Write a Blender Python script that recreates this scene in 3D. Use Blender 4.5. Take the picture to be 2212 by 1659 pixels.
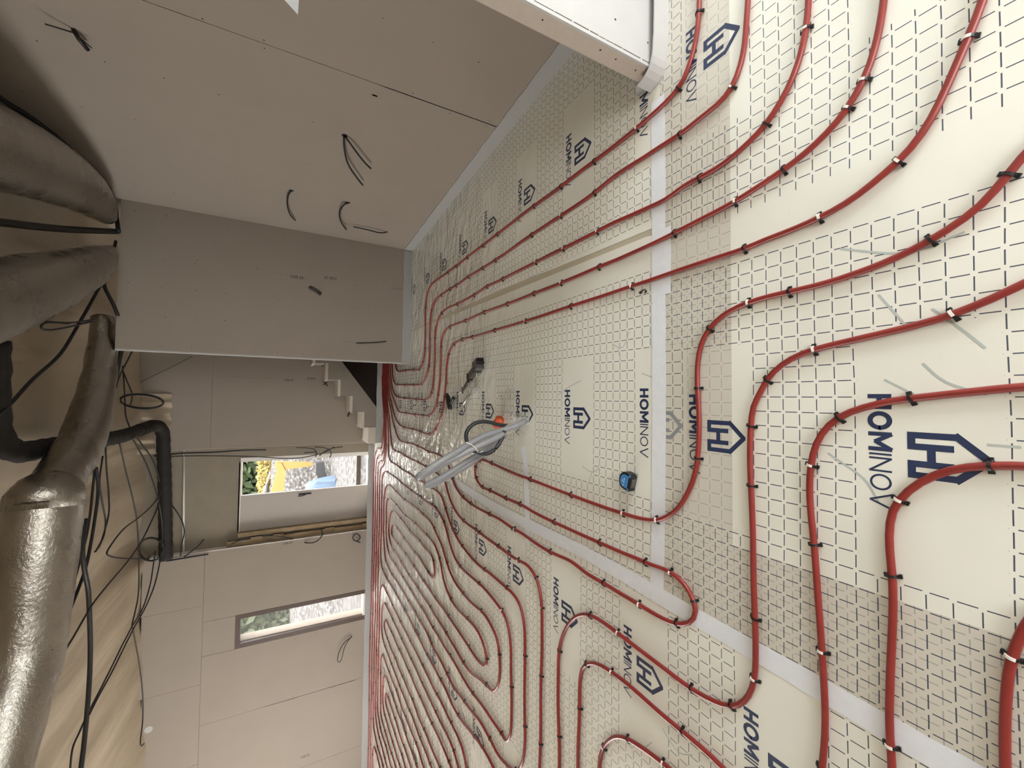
import bpy, math, random
from mathutils import Vector, Matrix
S = bpy.context.scene
for o in list(bpy.data.objects): bpy.data.objects.remove(o, do_unlink=True)
COL = S.collection
R = random.Random(7)

# ---------------------------------------------------------------- camera
FPX, PIT, ROLL, YAW, HGT = 897.524, 0.496839, 0.0283461, -0.0372232, 1.46386
F = Vector((-math.sin(YAW)*math.cos(PIT), math.cos(YAW)*math.cos(PIT), -math.sin(PIT)))
R0 = Vector((math.cos(YAW), math.sin(YAW), 0)); U0 = R0.cross(F)
RR = R0*math.cos(ROLL)+U0*math.sin(ROLL); UU = -R0*math.sin(ROLL)+U0*math.cos(ROLL)
cd = bpy.data.cameras.new('camera'); cam = bpy.data.objects.new('camera', cd); COL.objects.link(cam)
cd.sensor_fit = 'HORIZONTAL'; cd.sensor_width = 36; cd.lens = FPX/2212*36; cd.clip_start = .02; cd.clip_end = 300
# the phone lay on its side: the picture's right is the room's down
X, Y, Z = -UU, RR, -F
cam.matrix_world = Matrix(((X.x, Y.x, Z.x, 0), (X.y, Y.y, Z.y, 0), (X.z, Y.z, Z.z, HGT), (0, 0, 0, 1)))
S.camera = cam

# ---------------------------------------------------------------- light
wd = bpy.data.worlds.new('sky'); S.world = wd; wd.use_nodes = True
bg = wd.node_tree.nodes['Background']; bg.inputs[0].default_value = (1, .98, .955, 1); bg.inputs[1].default_value = 9.5
def area(name, loc, aim, sx, sy, power, col):
    l = bpy.data.lights.new(name, 'AREA'); l.shape = 'RECTANGLE'; l.size = sx; l.size_y = sy; l.energy = power; l.color = col
    o = bpy.data.objects.new(name, l); COL.objects.link(o); o.location = loc
    o.rotation_euler = (Vector(aim)-Vector(loc)).to_track_quat('-Z', 'Z').to_euler()
    return o
area('daylight_rear_window', (1.2, -2.93, 1.25), (1.2, 3, .9), 2.0, 2.1, 10, (.70, .92, 1))
area('daylight_side_window', (4.12, -.8, 1.2), (0, -.6, .6), 2.0, 2.0, 34, (.66, .92, 1))
area('daylight_left_window', (-7.92, 4.1, 1.25), (0, 4.1, 1.1), 4.4, 2.1, 26, (1, .965, .93))
S.view_settings.view_transform = 'Standard'; S.view_settings.look = 'None'; S.view_settings.gamma = 1
S.view_settings.exposure = 0.5
try: S.view_settings.use_curve_mapping = False
except Exception: pass

# ---------------------------------------------------------------- traced paths (metres)
PIPES = {
 'p1': '3.9,1.073 2.9,1.073 2.169,1.083 1.869,1.09 1.669,1.093 1.574,1.098 1.5,1.105 1.441,1.125 1.376,1.154 1.339,1.19 1.321,1.258 1.31,1.345 1.301,1.444 1.298,1.612 1.301,1.771 1.299,2.059 1.307,2.373 1.306,2.901 1.304,3.231 1.305,3.559 1.3,3.862 1.303,4.118 1.309,4.445 1.307,4.658 1.261,4.792 1.162,4.856 1.054,4.888 0.853,4.877 0.598,4.871 0.5,4.889 0.428,4.95 0.359,5.032 0.334,5.104 0.343,5.241 0.349,5.385 0.361,5.785 0.36,6.034 0.369,6.219 0.4,6.328 0.449,6.387 0.491,6.413 0.991,6.413 1.85,6.413',
 'p2': '3.9,0.868 2.9,0.868 1.998,0.878 1.698,0.885 1.498,0.888 1.465,0.89 1.382,0.898 1.299,0.905 1.243,0.919 1.201,0.942 1.171,0.959 1.15,1.005 1.146,1.066 1.136,1.132 1.129,1.19 1.136,1.278 1.136,1.403 1.14,1.577 1.122,1.76 1.117,2.057 1.118,2.431 1.104,2.896 1.106,3.213 1.111,3.552 1.104,3.838 1.107,4.021 1.107,4.315 1.089,4.496 1.044,4.609 0.958,4.661 0.825,4.689 0.62,4.687 0.442,4.69 0.325,4.728 0.254,4.789 0.193,4.867 0.155,4.976 0.146,5.122 0.152,5.371 0.16,5.77 0.173,6.224 0.184,6.375 0.228,6.491 0.309,6.578 0.415,6.611 0.505,6.619 1.005,6.619 1.85,6.639',
 'p3': '3.9,0.671 2.9,0.671 1.824,0.681 1.524,0.688 1.324,0.691 1.294,0.692 1.245,0.696 1.202,0.702 1.143,0.713 1.078,0.736 1.023,0.77 0.983,0.806 0.957,0.837 0.925,0.912 0.909,0.968 0.899,1.031 0.899,1.1 0.901,1.179 0.879,1.246 0.885,1.353 0.893,1.494 0.901,1.61 0.9,1.71 0.903,1.861 0.906,2.043 0.912,2.366 0.919,2.891 0.926,3.114 0.913,3.395 0.913,3.83 0.925,4.048 0.909,4.267 0.864,4.382 0.792,4.459 0.678,4.495 0.533,4.496 0.401,4.493 0.339,4.503 0.133,4.528 0.039,4.597 -0.007,4.696 -0.039,4.812 -0.04,4.95 -0.035,5.294 -0.023,5.812 -0.013,6.188 0.021,6.362 0.083,6.524 0.206,6.651 0.368,6.726 0.514,6.751 1.014,6.751 1.85,6.771',
 'p4': '3.9,0.479 2.9,0.479 1.655,0.489 1.355,0.496 1.155,0.499 1.073,0.509 1.015,0.52 0.96,0.535 0.924,0.556 0.891,0.577 0.868,0.598 0.839,0.629 0.815,0.669 0.792,0.721 0.773,0.78 0.755,0.857 0.745,0.905 0.736,0.952 0.729,1.048 0.723,1.134 0.717,1.207 0.708,1.312 0.704,1.455 0.702,1.575 0.704,1.7 0.701,1.859 0.701,2.04 0.704,2.363 0.708,2.749 0.719,3.189 0.713,3.594 0.719,3.886 0.717,4.039 0.698,4.163 0.658,4.236 0.599,4.271 0.512,4.286 0.386,4.287 0.285,4.294 0.159,4.299 0.014,4.359 -0.122,4.453 -0.184,4.56 -0.22,4.684 -0.228,4.91 -0.233,5.281 -0.231,5.741 -0.23,6.027 -0.21,6.171 -0.164,6.281 -0.081,6.419 0.021,6.588 0.128,6.716 0.263,6.801 0.401,6.859 0.522,6.875 1.022,6.875 1.85,6.895',
 'p5': '3.9,0.288 2.9,0.288 1.486,0.298 1.186,0.305 0.986,0.308 0.936,0.326 0.901,0.339 0.829,0.369 0.783,0.388 0.733,0.408 0.695,0.437 0.67,0.456 0.633,0.51 0.608,0.554 0.587,0.593 0.573,0.665 0.562,0.741 0.56,0.798 0.557,0.859 0.549,0.898 0.549,0.999 0.548,1.134 0.548,1.216 0.544,1.346 0.543,1.47 0.541,1.575 0.54,1.756 0.539,1.957 0.536,2.218 0.534,2.492 0.536,2.881 0.537,2.992 0.538,3.422 0.546,3.661 0.541,3.767 0.531,3.878 0.494,3.977 0.452,4.037 0.37,4.076 0.275,4.107 0.129,4.111 -0.004,4.148 -0.153,4.215 -0.269,4.305 -0.36,4.44 -0.395,4.512 -0.428,4.634 -0.434,4.762 -0.429,4.997 -0.427,5.364 -0.434,5.78 -0.423,5.972 -0.391,6.156 -0.294,6.401 -0.171,6.547 -0.084,6.649 0.048,6.794 0.212,6.901 0.378,6.943 0.528,6.965 1.028,6.965 1.85,6.985',
 'p6': '0.682,-1.6 0.682,-0.6 0.672,-0.1 0.632,0.102 0.582,0.252 0.54,0.266 0.513,0.299 0.483,0.313 0.461,0.339 0.441,0.372 0.425,0.4 0.395,0.473 0.381,0.525 0.372,0.581 0.362,0.642 0.358,0.747 0.356,0.861 0.349,0.902 0.342,0.953 0.322,1 0.3,1.035 0.272,1.066 0.238,1.087 0.202,1.1 0.155,1.109 0.08,1.112 -0.024,1.106 -0.094,1.104 -0.164,1.106 -0.244,1.11 -0.287,1.119 -0.346,1.138 -0.399,1.166 -0.45,1.201 -0.496,1.249 -0.525,1.294 -0.541,1.333 -0.551,1.402 -0.556,1.53 -0.559,1.702 -0.555,1.957 -0.551,2.202 -0.545,2.417 -0.542,2.665 -0.532,2.854 -0.524,2.984 -0.519,3.116 -0.524,3.222 -0.549,3.295 -0.599,3.331 -0.659,3.324 -0.695,3.302 -0.728,3.24 -0.746,3.179 -0.744,3.021 -0.746,2.752 -0.741,2.524 -0.752,2.339 -0.755,2.121 -0.752,1.9 -0.749,1.692 -0.747,1.53 -0.739,1.402 -0.743,1.363 -0.73,1.287 -0.729,1.229 -0.748,1.18 -0.778,1.145 -0.817,1.122 -0.849,1.12 -0.884,1.134 -0.913,1.163 -0.935,1.211 -0.945,1.275 -0.947,1.342 -0.945,1.43 -0.947,1.533 -0.943,1.665 -0.945,1.814 -0.928,1.92 -0.946,2.144 -0.942,2.365 -0.934,2.521 -0.936,2.63 -0.925,2.844 -0.933,3.015 -0.937,3.423 -0.922,3.59 -0.866,3.772 -0.797,3.887 -0.707,3.974 -0.64,4.082 -0.621,4.426 -0.631,4.647 -0.62,4.887 -0.614,5.132 -0.612,5.351 -0.626,5.621 -0.641,5.916 -0.62,6.096 -0.56,6.247 -0.47,6.385 -0.327,6.556 -0.175,6.688 -0.059,6.821 0.103,6.924 0.269,6.978 0.531,7.017 1.031,7.017 1.85,7.037',
 'p7': '0.311,-1.6 0.311,-0.6 0.308,-0.1 0.296,0.101 0.281,0.251 0.256,0.282 0.245,0.314 0.231,0.343 0.219,0.376 0.21,0.406 0.2,0.452 0.188,0.528 0.179,0.583 0.172,0.628 0.164,0.676 0.156,0.71 0.141,0.753 0.116,0.795 0.085,0.826 0.058,0.847 0.021,0.857 -0.002,0.881 -0.04,0.89 -0.081,0.894 -0.144,0.897 -0.206,0.898 -0.268,0.896 -0.312,0.893 -0.39,0.891 -0.471,0.889 -0.552,0.89 -0.639,0.889 -0.738,0.885 -0.825,0.882 -0.908,0.883 -0.964,0.886 -1.008,0.897 -1.052,0.915 -1.091,0.942 -1.121,0.979 -1.135,1.018 -1.145,1.07 -1.151,1.113 -1.157,1.158 -1.153,1.243 -1.152,1.342 -1.148,1.452 -1.142,1.558 -1.139,1.664 -1.151,1.771 -1.173,1.833 -1.216,1.898 -1.273,1.954 -1.367,2.013 -1.455,2.049 -1.526,2.063 -1.634,2.065 -1.739,2.064 -1.841,2.059 -1.988,2.049 -2.153,2.047 -2.318,2.045 -2.5,2.05 -2.6,2.07 -2.655,2.12 -2.66,2.152',
 'p8': '0.039,-1.6 0.039,-0.6 0.039,-0.1 0.039,0.105 0.039,0.255 0.032,0.308 0.023,0.367 0.015,0.42 0.007,0.479 -0.001,0.517 -0.014,0.558 -0.031,0.601 -0.05,0.631 -0.078,0.66 -0.113,0.68 -0.148,0.693 -0.186,0.701 -0.235,0.706 -0.28,0.708 -0.317,0.707 -0.383,0.703 -0.444,0.697 -0.498,0.694 -0.598,0.688 -0.669,0.683 -0.751,0.679 -0.83,0.676 -0.901,0.674 -0.973,0.673 -1.047,0.677 -1.109,0.683 -1.202,0.691 -1.3,0.715 -1.352,0.785 -1.363,0.86 -1.364,0.946',
 'p9': '-0.148,-1.6 -0.148,-0.6 -0.147,-0.1 -0.143,0.101 -0.138,0.251 -0.144,0.311 -0.154,0.36 -0.166,0.391 -0.187,0.424 -0.213,0.454 -0.241,0.478 -0.281,0.503 -0.312,0.51 -0.348,0.513 -0.381,0.514 -0.441,0.51 -0.473,0.507 -0.522,0.506 -0.578,0.508 -0.638,0.511 -0.704,0.515 -0.771,0.518 -0.836,0.52 -0.901,0.52 -0.931,0.517 -0.981,0.516 -1.057,0.515 -1.3,0.525 -1.47,0.6 -1.535,0.76 -1.542,1 -1.541,1.1 -1.54,1.186',
 'p10': '-0.388,-1.6 -0.388,-0.6 -0.393,-0.1 -0.413,0.106 -0.438,0.256 -0.5,0.281 -0.563,0.298 -0.596,0.304 -0.63,0.307 -0.673,0.311 -0.729,0.313 -0.783,0.314 -0.826,0.314 -0.891,0.314 -1.4,0.33 -1.66,0.43 -1.74,0.65 -1.745,1.3 -1.82,1.46 -2.2,1.5 -2.55,1.5',
 'p11': '-1.364,0.944 -1.359,1.01 -1.351,1.071 -1.351,1.188 -1.351,1.308 -1.347,1.437 -1.348,1.532 -1.357,1.618 -1.363,1.682 -1.385,1.749 -1.416,1.8 -1.453,1.831 -1.51,1.852 -1.582,1.862 -1.679,1.861 -1.778,1.862 -1.914,1.87 -2.018,1.871 -2.179,1.876 -2.45,1.875 -2.58,1.86 -2.63,1.8 -2.632,1.79',
 'p12': '-1.54,1.183 -1.548,1.256 -1.553,1.289 -1.567,1.378 -1.597,1.499 -1.631,1.565 -1.683,1.616 -1.754,1.666 -1.819,1.689 -1.886,1.698 -2.039,1.706 -2.45,1.705 -2.58,1.72 -2.63,1.775',
 'm1': '1.85,7.089 1.034,7.069 0.534,7.069 0.215,7.033 -0.006,6.965 -0.253,6.84 -0.336,6.746 -0.491,6.683 -0.643,6.622 -0.741,6.566 -0.792,6.469 -0.815,6.312 -0.807,6.122 -0.802,5.942 -0.813,5.752 -0.817,5.436 -0.812,5.09 -0.815,4.767 -0.813,4.499 -0.837,4.257 -0.856,4.09 -0.956,3.997 -1.038,3.893 -1.097,3.762 -1.127,3.582 -1.133,3.214 -1.136,2.884 -1.137,2.724 -1.133,2.541 -1.118,2.422 -1.137,2.374 -1.161,2.312 -1.232,2.267 -1.329,2.244 -1.435,2.242 -1.587,2.244 -1.725,2.249 -1.891,2.249 -2.042,2.251 -2.177,2.252 -2.314,2.257 -2.494,2.259 -2.6,2.24 -2.655,2.19 -2.66,2.156',
 'm2': '1.85,7.156 1.039,7.136 0.539,7.136 0.217,7.099 -0.006,7.043 -0.257,6.941 -0.368,6.867 -0.5,6.817 -0.712,6.797 -0.87,6.782 -0.968,6.724 -1.011,6.612 -1.012,6.472 -1.012,6.178 -1.022,5.838 -1.013,5.422 -1.019,5.167 -1.012,4.846 -1.017,4.551 -1.017,4.325 -1.04,4.172 -1.107,4.096 -1.167,4.022 -1.238,3.917 -1.301,3.801 -1.353,3.66 -1.376,3.516 -1.405,3.218 -1.391,3.005 -1.391,2.753 -1.394,2.62 -1.42,2.523 -1.475,2.48 -1.552,2.454 -1.69,2.454 -1.857,2.451 -2.031,2.448 -2.174,2.447 -2.246,2.439 -2.315,2.444 -2.373,2.45 -2.425,2.462 -2.474,2.484 -2.52,2.515 -2.565,2.561 -2.598,2.613 -2.614,2.652 -2.63,2.713 -2.65,2.787 -2.654,2.87 -2.642,2.898 -2.638,3.005 -2.634,3.158 -2.659,3.302 -2.68,3.442 -2.702,3.593 -2.723,3.719 -2.715,3.873 -2.7,4.018 -2.688,4.194 -2.682,4.338 -2.67,4.479 -2.641,4.633 -2.642,4.971 -2.64,5.134 -2.636,5.439 -2.635,5.971 -2.655,6.508 -2.633,6.701 -2.594,6.829 -2.551,6.859 -2.421,6.949 -2.226,7.016 -2.013,7.03 -1.927,7.038 -1.704,7.034 -1.559,6.996 -1.468,6.914 -1.395,6.757 -1.391,6.624 -1.394,6.327 -1.416,5.798 -1.384,5.142 -1.388,4.867 -1.394,5.15 -1.388,4.73 -1.402,4.509 -1.463,4.342 -1.502,4.224 -1.539,4.147 -1.614,4.054 -1.666,3.971 -1.716,3.881 -1.763,3.73 -1.776,3.416 -1.753,3.109 -1.766,3.006 -1.794,2.921 -1.818,2.868 -1.872,2.839 -1.976,2.822 -2.023,2.813 -2.089,2.822 -2.168,2.842 -2.213,2.881 -2.253,2.926 -2.266,2.967 -2.281,3.066 -2.314,3.202 -2.362,3.371 -2.372,3.614 -2.358,3.682 -2.345,3.843 -2.333,4.107 -2.319,4.403 -2.309,4.979 -2.304,5.585 -2.271,6.052 -2.274,6.405 -2.218,6.548 -2.118,6.64 -1.989,6.64 -1.845,6.582 -1.727,6.431 -1.71,6.192 -1.727,5.755 -1.743,5.338 -1.739,4.873 -1.753,4.685 -1.744,4.523 -1.766,4.414 -1.808,4.4 -1.851,4.369 -1.908,4.372 -1.961,4.398 -1.978,4.462 -1.98,4.534 -1.962,4.635 -1.93,5.032 -1.937,5.106 -1.929,5.613 -1.912,5.991 -1.909,6.337 -1.993,6.453 -2.062,6.447 -2.098,6.398 -2.114,6.286 -2.112,5.838 -2.108,5.427 -2.127,4.947 -2.141,4.465 -2.15,4.147 -2.144,4.065 -2.153,3.796 -2.163,3.597 -2.169,3.408 -2.181,3.207 -2.162,3.114 -2.155,3.079 -2.115,3.039 -2.083,3.034 -2.032,3.054 -1.995,3.1 -1.951,3.187 -1.944,3.356 -1.958,3.548 -1.976,3.75 -1.954,3.888 -1.899,4.014 -1.826,4.11 -1.737,4.172 -1.669,4.253 -1.598,4.375 -1.585,4.585 -1.585,4.859 -1.592,5.245 -1.616,5.687 -1.593,6.119 -1.586,6.467 -1.584,6.666 -1.654,6.807 -1.74,6.836 -1.877,6.836 -1.962,6.835 -2.168,6.815 -2.308,6.757 -2.386,6.675 -2.437,6.551 -2.444,6.172 -2.449,6.088 -2.457,5.538 -2.466,5.041 -2.466,4.748 -2.468,4.643 -2.486,4.36 -2.49,4.12 -2.493,3.855 -2.504,3.527 -2.51,3.337 -2.478,3.085 -2.473,2.868 -2.468,2.763 -2.48,2.722 -2.465,2.691 -2.425,2.662 -2.374,2.638 -2.333,2.629 -2.275,2.628 -2.131,2.631 -1.952,2.644 -1.798,2.644 -1.72,2.659 -1.61,2.727 -1.57,2.88 -1.55,3.092 -1.558,3.356 -1.561,3.675 -1.526,3.791 -1.458,3.891 -1.381,3.978 -1.302,4.069 -1.24,4.199 -1.203,4.375 -1.212,4.787 -1.216,5.271 -1.217,5.758 -1.203,6.257 -1.212,6.75 -1.224,6.989 -1.296,7.143 -1.411,7.227 -1.605,7.221 -1.772,7.218 -1.967,7.198 -2.058,7.202 -2.274,7.185 -2.45,7.217 -2.619,7.228 -2.782,7.127 -2.824,7.028 -2.848,6.804 -2.827,6.311 -2.834,5.706 -2.84,5.309 -2.86,4.929 -2.864,4.684 -2.874,4.448 -2.87,4.207 -2.878,3.98 -2.902,3.8 -2.902,3.668 -2.888,3.528 -2.852,3.383 -2.827,3.268 -2.803,3.14 -2.799,2.976 -2.809,2.905 -2.815,2.836 -2.815,2.536 -2.815,1.936 -2.815,-1.5',
 'b1': '1.85,7.435 1.057,7.415 0.557,7.415 0.282,7.381 -0.007,7.307 -0.265,7.192 -0.581,7.182 -0.756,7.253 -0.86,7.326 -0.914,7.407 -0.91,7.631 -1.004,7.824 -1.126,7.924 -1.268,7.974 -1.454,7.985 -1.695,7.967 -1.936,7.953 -2.154,7.954 -2.493,7.947 -2.853,7.938 -2.906,7.949 -3.206,7.947 -3.512,7.961 -3.865,7.945 -4.258,7.99 -4.624,8.003 -4.817,8.007 -5.215,7.975 -5.664,7.936 -5.915,7.922 -6.153,7.927 -6.39,7.931 -6.658,7.932 -6.863,7.941 -7.4,7.941 -7.85,7.941',
 'b2': '1.85,7.364 1.053,7.344 0.553,7.344 0.28,7.31 -0.007,7.24 -0.264,7.138 -0.575,7.107 -0.825,7.109 -0.902,7.155 -0.976,7.258 -1.013,7.368 -1.029,7.542 -1.101,7.687 -1.201,7.77 -1.24,7.782 -1.392,7.796 -1.599,7.783 -1.835,7.769 -2.106,7.757 -2.443,7.773 -2.799,7.774 -2.848,7.775 -3.148,7.788 -3.446,7.796 -3.795,7.787 -4.157,7.784 -4.507,7.782 -4.692,7.779 -5.093,7.771 -5.546,7.755 -5.852,7.745 -6.074,7.734 -6.305,7.739 -6.504,7.731 -6.7,7.733 -7.4,7.733 -7.85,7.733',
 'b3': '1.85,7.293 1.048,7.273 0.548,7.273 0.278,7.241 -0.007,7.171 -0.261,7.079 -0.571,7.049 -0.846,7.048 -0.959,7.069 -1.031,7.115 -1.093,7.204 -1.107,7.387 -1.148,7.514 -1.211,7.583 -1.313,7.602 -1.506,7.596 -1.737,7.586 -2.058,7.566 -2.386,7.576 -2.736,7.583 -2.787,7.592 -3.075,7.591 -3.363,7.589 -3.697,7.567 -4.062,7.587 -4.403,7.586 -4.583,7.581 -4.977,7.576 -5.363,7.562 -5.497,7.556 -5.612,7.517 -5.682,7.417 -5.705,7.295 -5.711,7.093 -5.693,6.878 -5.694,6.672 -5.675,6.433 -5.675,6.133 -5.675,5.533 -5.675,-1.5',
 'b4': '1.85,7.224 1.043,7.204 0.543,7.204 0.275,7.172 -0.006,7.104 -0.259,7.018 -0.566,6.981 -0.782,6.96 -0.892,6.97 -1.008,7.024 -1.109,7.08 -1.169,7.183 -1.219,7.332 -1.298,7.395 -1.416,7.418 -1.588,7.417 -1.812,7.399 -2.013,7.383 -2.269,7.365 -2.565,7.406 -2.791,7.405 -2.89,7.394 -3.168,7.385 -3.448,7.383 -3.851,7.383 -4.136,7.396 -4.409,7.387 -4.537,7.396 -4.926,7.397 -5.196,7.388 -5.318,7.368 -5.434,7.296 -5.473,7.147 -5.487,6.899 -5.487,6.668 -5.505,6.426 -5.492,6.202 -5.492,5.902 -5.492,5.302 -5.492,-1.5',
 't1': '-5.262,-1.5 -5.262,5.01 -5.262,5.61 -5.262,5.91 -5.297,6.155 -5.287,6.321 -5.276,6.495 -5.291,6.738 -5.302,6.945 -5.241,7.088 -5.194,7.178 -5.088,7.218 -4.877,7.227 -4.599,7.214 -4.328,7.215 -4.155,7.22 -3.928,7.201 -3.662,7.216 -3.574,7.217 -3.436,7.226 -3.261,7.202 -3.145,7.144 -3.07,7.03 -3.047,6.913 -3.06,6.54 -3.08,6.117 -3.087,5.705 -3.077,5.151 -3.079,4.818 -3.08,4.697 -3.088,4.355 -3.077,4.132 -3.087,3.951 -3.084,3.747 -3.093,3.627 -3.108,3.544 -3.138,3.487 -3.166,3.447 -3.206,3.423 -3.263,3.391 -3.263,3.091 -3.263,2.491 -3.263,-1.5',
 't2': '-3.908,-1.5 -3.908,3.3 -3.908,3.9 -3.908,4.2 -3.924,4.378 -3.921,4.621 -3.925,4.861 -3.911,5.217 -3.92,5.297 -3.928,5.603 -3.927,5.826 -3.911,6.324 -3.904,6.603 -3.889,6.828 -3.844,6.977 -3.73,7.015 -3.535,7.022 -3.483,7.014 -3.375,6.985 -3.282,6.863 -3.268,6.544 -3.268,6.122 -3.276,5.599 -3.273,5.199 -3.281,4.698 -3.284,4.473 -3.277,4.24 -3.283,4.081 -3.265,3.848 -3.277,3.757 -3.308,3.677 -3.351,3.612 -3.393,3.557 -3.393,3.257 -3.393,2.657 -3.393,-1.5',
 't3': '-3.72,-1.5 -3.72,3.07 -3.72,3.67 -3.72,3.97 -3.724,4.1 -3.728,4.249 -3.732,4.594 -3.732,4.944 -3.712,5.122 -3.717,5.36 -3.724,5.823 -3.713,6.083 -3.722,6.341 -3.704,6.574 -3.694,6.697 -3.64,6.828 -3.565,6.835 -3.501,6.753 -3.482,6.668 -3.482,6.408 -3.479,6.083 -3.482,5.824 -3.464,5.515 -3.474,5.462 -3.477,5.185 -3.486,4.917 -3.48,4.622 -3.476,4.275 -3.46,4.124 -3.466,3.953 -3.489,3.792 -3.508,3.703 -3.508,3.403 -3.508,2.803 -3.508,-1.5',
 't4': '-5.103,-1.5 -5.103,4.829 -5.103,5.429 -5.103,5.729 -5.112,5.913 -5.103,6.129 -5.112,6.348 -5.11,6.559 -5.099,6.783 -5.059,6.971 -4.935,6.979 -4.783,6.987 -4.585,7.007 -4.36,7.031 -4.297,7.024 -4.233,7.004 -4.126,6.921 -4.096,6.846 -4.108,6.681 -4.116,6.328 -4.098,5.989 -4.115,5.81 -4.125,5.534 -4.113,5.283 -4.096,5.021 -4.105,4.821 -4.133,4.634 -4.131,4.497 -4.131,4.197 -4.131,3.597 -4.131,-1.5',
 't5': '-4.915,-1.5 -4.915,4.591 -4.915,5.191 -4.915,5.491 -4.912,5.652 -4.918,5.879 -4.917,6.104 -4.909,6.277 -4.915,6.482 -4.884,6.704 -4.845,6.758 -4.78,6.816 -4.659,6.828 -4.531,6.828 -4.443,6.811 -4.344,6.75 -4.301,6.637 -4.301,6.494 -4.314,6.136 -4.32,5.832 -4.303,5.574 -4.323,5.251 -4.32,5.036 -4.319,4.877 -4.315,4.727 -4.315,4.427 -4.315,3.827 -4.315,-1.5',
 't6': '-4.729,-1.5 -4.729,4.354 -4.729,4.954 -4.729,5.254 -4.722,5.403 -4.713,5.507 -4.705,5.669 -4.715,5.897 -4.712,6.122 -4.706,6.432 -4.711,6.549 -4.684,6.624 -4.602,6.652 -4.533,6.615 -4.51,6.521 -4.507,6.359 -4.508,6.119 -4.52,5.874 -4.529,5.683 -4.526,5.452 -4.523,5.253 -4.523,5.143 -4.524,4.993 -4.524,4.693 -4.524,4.093 -4.524,-1.5',
 't7': '-7.6,7.547 -7,7.547 -6.553,7.547 -6.368,7.553 -6.225,7.555 -6.064,7.527 -5.918,7.435 -5.895,7.362 -5.866,7.218 -5.896,6.936 -5.906,6.726 -5.906,6.426 -5.906,5.826 -5.906,-1.5',
}
CLIPS = {
 'p1': '1.573,1.096 1.34,1.187 1.3,1.448w 1.301,1.771 1.303,2.059 1.307,2.373 1.304,2.949 1.304,3.231 1.305,3.559 1.296,3.846 1.296,4.118 1.054,4.888 0.598,4.871 0.428,4.95 0.334,5.104 0.349,5.385 0.361,5.785',
 'p2': '1.173,0.954w 1.128,1.187 1.112,1.76 1.117,2.057w 1.118,2.431 1.11,2.965 1.106,3.213 1.111,3.552 1.107,3.838 1.107,4.021 1.105,4.323 0.689,4.691 0.348,4.716 0.155,4.976 0.151,5.355 0.161,5.807 0.177,6.288',
 'p3': '1.197,0.698w 0.957,0.837 0.899,1.1 0.9,1.71w 0.906,2.043w 0.912,2.366w 0.916,2.851 0.917,2.857 0.921,3.114 0.916,3.408 0.909,3.83 0.91,4.275 0.678,4.495 0.039,4.597 -0.043,4.839 -0.035,5.247 -0.024,5.83',
 'p4': '0.919,0.556w 0.89,0.583w 0.773,0.78 0.74,0.955w 0.717,1.207 0.704,1.7 0.703,2.046w 0.704,2.363 0.71,2.749 0.713,2.755 0.719,3.189 0.714,3.6 0.717,4.039 0.537,4.279 0.014,4.359 -0.22,4.684 -0.228,4.91 -0.233,5.281 -0.229,5.741',
 'p5': '0.885,0.341w 0.651,0.475w 0.572,0.663w 0.552,0.896 0.544,1.474w 0.539,1.957 0.534,2.492w 0.537,2.992 0.538,3.422 0.542,3.661 0.532,3.888 0.454,4.062 -0.004,4.148 -0.351,4.4 -0.428,4.634 -0.429,4.997 -0.428,5.38 -0.435,5.799',
 'p6': '0.537,0.272 0.425,0.402 0.358,0.747 0.35,0.904w 0.272,1.066 0.061,1.108 -0.246,1.109 -0.542,1.336w -0.556,1.53w -0.554,1.954 -0.548,2.414 -0.526,3.234 -0.529,2.984 -0.609,3.326 -0.703,3.29 -0.746,3.179 -0.748,3.021 -0.746,2.752 -0.737,2.524 -0.755,2.121 -0.746,1.692 -0.735,1.398 -0.726,1.229w -0.816,1.12 -0.93,1.211 -0.94,1.43w -0.94,1.665 -0.946,2.144 -0.93,2.622w -0.933,3.015 -0.937,3.423 -0.916,3.59 -0.786,3.887 -0.631,4.647 -0.614,5.132 -0.626,5.621 -0.467,6.408',
 'p7': '0.219,0.376w 0.166,0.673w 0.086,0.83 -0.088,0.895 -0.313,0.894 -0.741,0.886 -0.967,0.888w -1.122,0.984 -1.15,1.158 -1.142,1.558w -1.151,1.771 -1.497,2.055 -1.986,2.046',
 'p8': '0.007,0.479 -0.052,0.639 -0.186,0.699w -0.463,0.694 -0.756,0.68w -1.099,0.685',
 'p9': '-0.146,0.329 -0.267,0.498w -0.471,0.506 -0.912,0.518w',
 'p10': '-0.589,0.302w',
 'p11': '-1.351,1.188 -1.351,1.613w -1.428,1.81 -1.675,1.859',
 'p12': '-1.548,1.289w -1.588,1.499 -1.76,1.67w',
 'm1': '-0.643,6.622 -0.815,6.312 -0.807,6.122 -0.813,5.752 -0.812,5.09 -0.815,4.767 -1.127,3.582 -1.133,3.214 -1.136,2.884 -1.129,2.541w -1.161,2.312 -1.33,2.247w -1.725,2.249 -2.177,2.252',
}
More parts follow.
